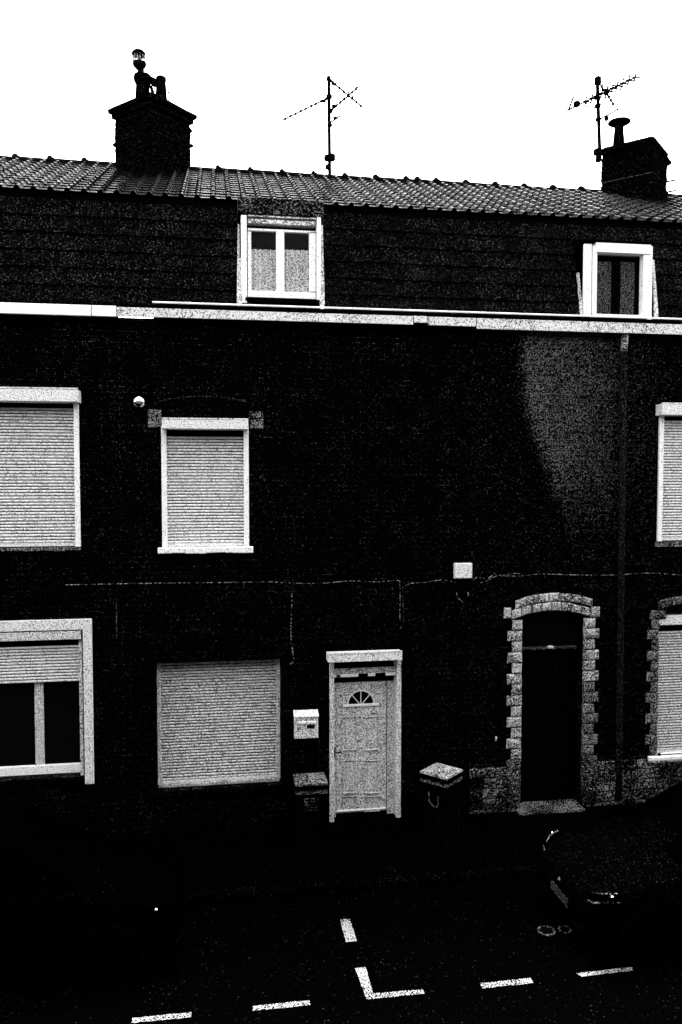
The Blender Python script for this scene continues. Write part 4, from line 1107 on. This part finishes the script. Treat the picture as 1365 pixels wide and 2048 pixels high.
# ================================================================ parked cars
def make_car(front_x, yc, zc, facing, label, paint, length=3.75, hw=0.82, trim=None, plate=None):
    trim = trim or M_lampw; plate = plate or M_plate
    """facing = -1: front looks to -x, +1: front looks to +x. Built in local coords: x backwards from the front"""
    t = thing('parked_car', (front_x, yc, zc), label, 'car', 'cars parked along the kerb')
    def W(x, y, z): return Vector((front_x - facing * x, yc - facing * y * 0.9, zc + z))
    S = [  # x, half width, bottom, bumper/side height, top (bonnet/belt)
        (0.00, 0.40, 0.32, 0.46, 0.58), (0.03, 0.60, 0.24, 0.46, 0.66), (0.12, 0.74, 0.20, 0.48, 0.71), (0.35, 0.80, 0.18, 0.52, 0.78), (0.75, hw, 0.18, 0.56, 0.84),
        (1.05, hw, 0.18, 0.60, 0.90), (1.5, hw, 0.18, 0.62, 0.93), (2.4, hw, 0.18, 0.63, 0.95), (3.2, hw, 0.18, 0.64, 0.96), (length - 0.15, hw - 0.05, 0.22, 0.64, 0.95), (length, hw - 0.16, 0.32, 0.62, 0.90)]
    vs = []; n = 11
    for (x, h, zb_, zm, zt_) in S:
        crown = 0.035
        half = [(h * 0.80, zb_), (h * 0.97, zb_ + 0.07), (h, zm), (h * 0.975, zt_ - 0.06), (h * 0.90, zt_ - 0.012), (h * 0.5, zt_ + crown * 0.7)]
        prof = [(-a, b) for a, b in half] + [(0.0, zt_ + crown)] + [(a, b) for a, b in half[::-1]]
        n = len(prof); vs += [W(x, a, b) for a, b in prof]
    fs = []
    for i in range(len(S) - 1):
        for k in range(n - 1):
            q_ = (i * n + k, i * n + k + 1, (i + 1) * n + k + 1, (i + 1) * n + k)
            fs.append(q_)
        fs.append((i * n + n - 1, i * n, (i + 1) * n, (i + 1) * n + n - 1))
    fs.append(tuple(range(n))); fs.append(tuple((len(S) - 1) * n + k for k in range(n - 1, -1, -1)))
    body = MB().add(vs, fs).build('body', paint, t, smooth=True)
    me = body.data; bm = bmesh.new(); bm.from_mesh(me); bmesh.ops.recalc_face_normals(bm, faces=bm.faces); bm.to_mesh(me); bm.free()
    # cabin: roof and pillars
    K = [(0.98, 0.70, 0.905, 0.60), (1.72, 0.70, 1.36, 0.56), (2.1, 0.70, 1.43, 0.57), (2.9, 0.70, 1.42, 0.56), (3.45, 0.68, 1.33, 0.54), (3.68, 0.66, 0.95, 0.60)]
    vs = []
    for (x, hb, zt_, ht) in K: 
        zb_ = 0.90
        vs += [W(x, -hb * 1.08, zb_), W(x, -ht, zt_), W(x, -ht * 0.5, zt_ + 0.03), W(x, ht * 0.5, zt_ + 0.03), W(x, ht, zt_), W(x, hb * 1.08, zb_)]
    fs = []
    for i in range(len(K) - 1):
        for k in range(5): fs.append((i * 6 + k, i * 6 + k + 1, (i + 1) * 6 + k + 1, (i + 1) * 6 + k))
    fs.append(tuple(range(6))); fs.append(tuple((len(K) - 1) * 6 + k for k in range(5, -1, -1)))
    cab = MB().add(vs, fs).build('cabin', paint, t, smooth=False)
    me = cab.data; bm = bmesh.new(); bm.from_mesh(me); bmesh.ops.recalc_face_normals(bm, faces=bm.faces); bm.to_mesh(me); bm.free()
    # windscreen and side glass, just proud of the cabin skin
    def quad(ps, name, m, par, up_):
        ps = [Vector(p) for p in ps]; nrm = (ps[1] - ps[0]).cross(ps[2] - ps[0]).normalized()
        if nrm.dot(up_) < 0: nrm = -nrm
        a = [p + nrm * 0.006 for p in ps]; b = [p + nrm * 0.001 for p in ps]
        return MB().add(a + b, ((0, 1, 2, 3), (7, 6, 5, 4), (0, 4, 5, 1), (1, 5, 6, 2), (2, 6, 7, 3), (3, 7, 4, 0))).build(name, m, par)
    fwd = Vector((facing, 0, 0.3))
    def lerpw(x, f, z):  # on the sloping screen plane
        return W(x, f, z)
    quad([W(1.04, -0.64, 0.962), W(1.04, 0.64, 0.962), W(1.66, 0.52, 1.352), W(1.66, -0.52, 1.352)], 'windscreen', M_cglass, t, fwd)
    for s_ in (-1, 1):
        outv = (W(2, s_, 1) - W(2, 0, 1))
        quad([W(1.35, s_ * 0.745, 0.97), W(2.18, s_ * 0.742, 0.97), W(2.18, s_ * 0.595, 1.38), W(1.85, s_ * 0.59, 1.36)], 'side_window', M_cglass, t, outv)
        quad([W(2.25, s_ * 0.742, 0.97), W(3.1, s_ * 0.735, 0.97), W(3.0, s_ * 0.59, 1.36), W(2.25, s_ * 0.594, 1.38)], 'side_window', M_cglass, t, outv)
        # headlamp
        hl = MB()
        pts = [W(0.055, s_ * 0.50, 0.63), W(0.10, s_ * 0.70, 0.66), W(0.33, s_ * 0.812, 0.70), W(0.36, s_ * 0.80, 0.755), W(0.17, s_ * 0.735, 0.725), W(0.06, s_ * 0.56, 0.675)]
        outp = [p + Vector((facing * 0.02, -facing * s_ * 0.012, 0.004)) for p in pts]
        cpt = sum(outp, Vector()) / 6 + Vector((facing * 0.022, -facing * s_ * 0.012, 0.0))
        hl.add(pts + outp + [cpt], [(i, (i + 1) % 6, (i + 1) % 6 + 6, i + 6) for i in range(6)] + [(i + 6, (i + 1) % 6 + 6, 12) for i in range(6)])
        h_ = hl.build('headlamp', M_cglass, t)
        e_ = [W(0.035, s_ * 0.52, 0.612), W(0.085, s_ * 0.71, 0.64), W(0.315, s_ * 0.828, 0.68)]
        MB().tube(e_, [0.005, 0.012, 0.004], 6).build('lamp_trim', trim, h_)
        e_ = [W(0.09, s_ * 0.64, 0.715), W(0.18, s_ * 0.75, 0.742), W(0.30, s_ * 0.812, 0.765)]
        MB().tube(e_, [0.004, 0.010, 0.006], 6).build('lamp_trim', trim, h_)
        p_ = W(0.225, s_ * 0.815, 0.735); MB().lathe([(0.006, -0.02), (0.02, -0.01), (0.02, 0.012), (0.006, 0.022)], p_, 8).build('lamp_bulb', M_rim if (trim is M_carpaint and s_ < 0) else M_chrome, h_)
        # mirror
        MB().tube([W(1.28, s_ * 0.76, 0.98), W(1.26, s_ * 0.84, 1.0), W(1.25, s_ * 0.95, 1.0)], [0.02, 0.06, 0.05], 8).build('wing_mirror', paint, t)
        # wheels
        for xw in (0.68, length - 0.62):
            wc = W(xw, s_ * (hw - 0.05), 0.29)
            wy = (W(0, s_, 0) - W(0, 0, 0)).normalized()
            def wheel_ring(prof, name, m, par):
                vs_ = []; k_ = 24
                for (r_, o__) in prof:
                    vs_ += [wc + wy * o__ + Vector((math.cos(a * 2 * math.pi / k_) * r_, 0, math.sin(a * 2 * math.pi / k_) * r_)) for a in range(k_)]
                f_ = [(i * k_ + a, i * k_ + (a + 1) % k_, (i + 1) * k_ + (a + 1) % k_, (i + 1) * k_ + a) for i in range(len(prof) - 1) for a in range(k_)]
                f_.append(tuple((len(prof) - 1) * k_ + a for a in range(k_)))
                return MB().add(vs_, f_).build(name, m, par)
            wh = wheel_ring([(0.33, -0.02), (0.345, 0.052), (0.30, 0.053)], 'wheel', M_gap, t)
            wheel_ring([(0.20, 0.04), (0.27, 0.062), (0.288, 0.058), (0.29, -0.02), (0.2, 0.05)], 'tyre', M_tyre, wh)
            wheel_ring([(0.21, 0.060), (0.20, 0.066), (0.17, 0.05), (0.06, 0.06), (0.03, 0.068)], 'rim', M_rim, wh)
    quad([W(-0.006, -0.24, 0.36), W(-0.006, 0.24, 0.36), W(-0.006, 0.24, 0.465), W(-0.006, -0.24, 0.465)], 'number_plate', plate, t, Vector((facing, 0, 0)))
    gr = quad([W(0.012, -0.36, 0.50), W(0.012, 0.36, 0.50), W(0.030, 0.34, 0.575), W(0.030, -0.34, 0.575)], 'grille', M_gap, t, Vector((facing, 0, 0.2)))
    p_ = W(0.0, 0.0, 0.57); MB().lathe([(0.012, -0.03), (0.028, 0.0), (0.012, 0.03)], p_, 10).build('badge', M_rim if trim is M_carpaint else M_chrome, t)
    for s_ in (-1, 1):
        MB().tube([W(1.02, s_ * 0.10 - 0.25, 0.955), W(1.16, s_ * 0.10 + 0.15, 1.04)], 0.006, 5).build('wiper', M_gap, t)
    for s_ in (-1, 1):
        MB().tube([W(-0.012, s_ * 0.40, 0.28), W(0.04, s_ * 0.62, 0.30), W(0.22, s_ * 0.775, 0.31)], 0.012, 6).build('bumper_strip', M_gap, t)
    return t
make_car(3.68, -2.88, ROADZ + 0.01, -1, 'dark hatchback parked at right, its nose pointing left over the bay marking', M_cargrey)
make_car(-0.40, -2.42, ROADZ + 0.01, 1, 'black car at the lower left with only small glints showing, nose pointing right', M_carpaint, trim=M_carpaint, plate=M_carpaint)

# ================================================================ unseen row of houses the picture is taken from, raised to block low sky
opp = thing('terraced_house', (2.0, -13.5, 0), 'unseen dark row of brick houses across the street, behind the viewer, added to shape the light', 'house')
ow = wall_sheet(-22, 26, -0.1, 8.6, [(a, a + 1.1, b, b + 1.5) for a in range(-20, 26, 3) for b in (0.9, 3.9, 6.3) if not (a <= 0 <= a + 1.3)], -11.6, -11.8)
ow.build('wall', M_opp, opp)
bx(-22, 26, -11.9, -11.82, 0, 8.6).build('added_row_panes', M_dglass, opp)
MB().add([(-22, -11.4, 8.6), (26, -11.4, 8.6), (26, -15.4, 10.4), (-22, -15.4, 10.4), (-22, -19.4, 8.6), (26, -19.4, 8.6)], [(3, 2, 1, 0), (4, 5, 2, 3)]).build('roof', M_opp, opp)  # roof of the added unseen row
bx(-22, 26, -19.0, -18.9, 0, 8.6).build('added_row_rear_wall', M_opp, opp)
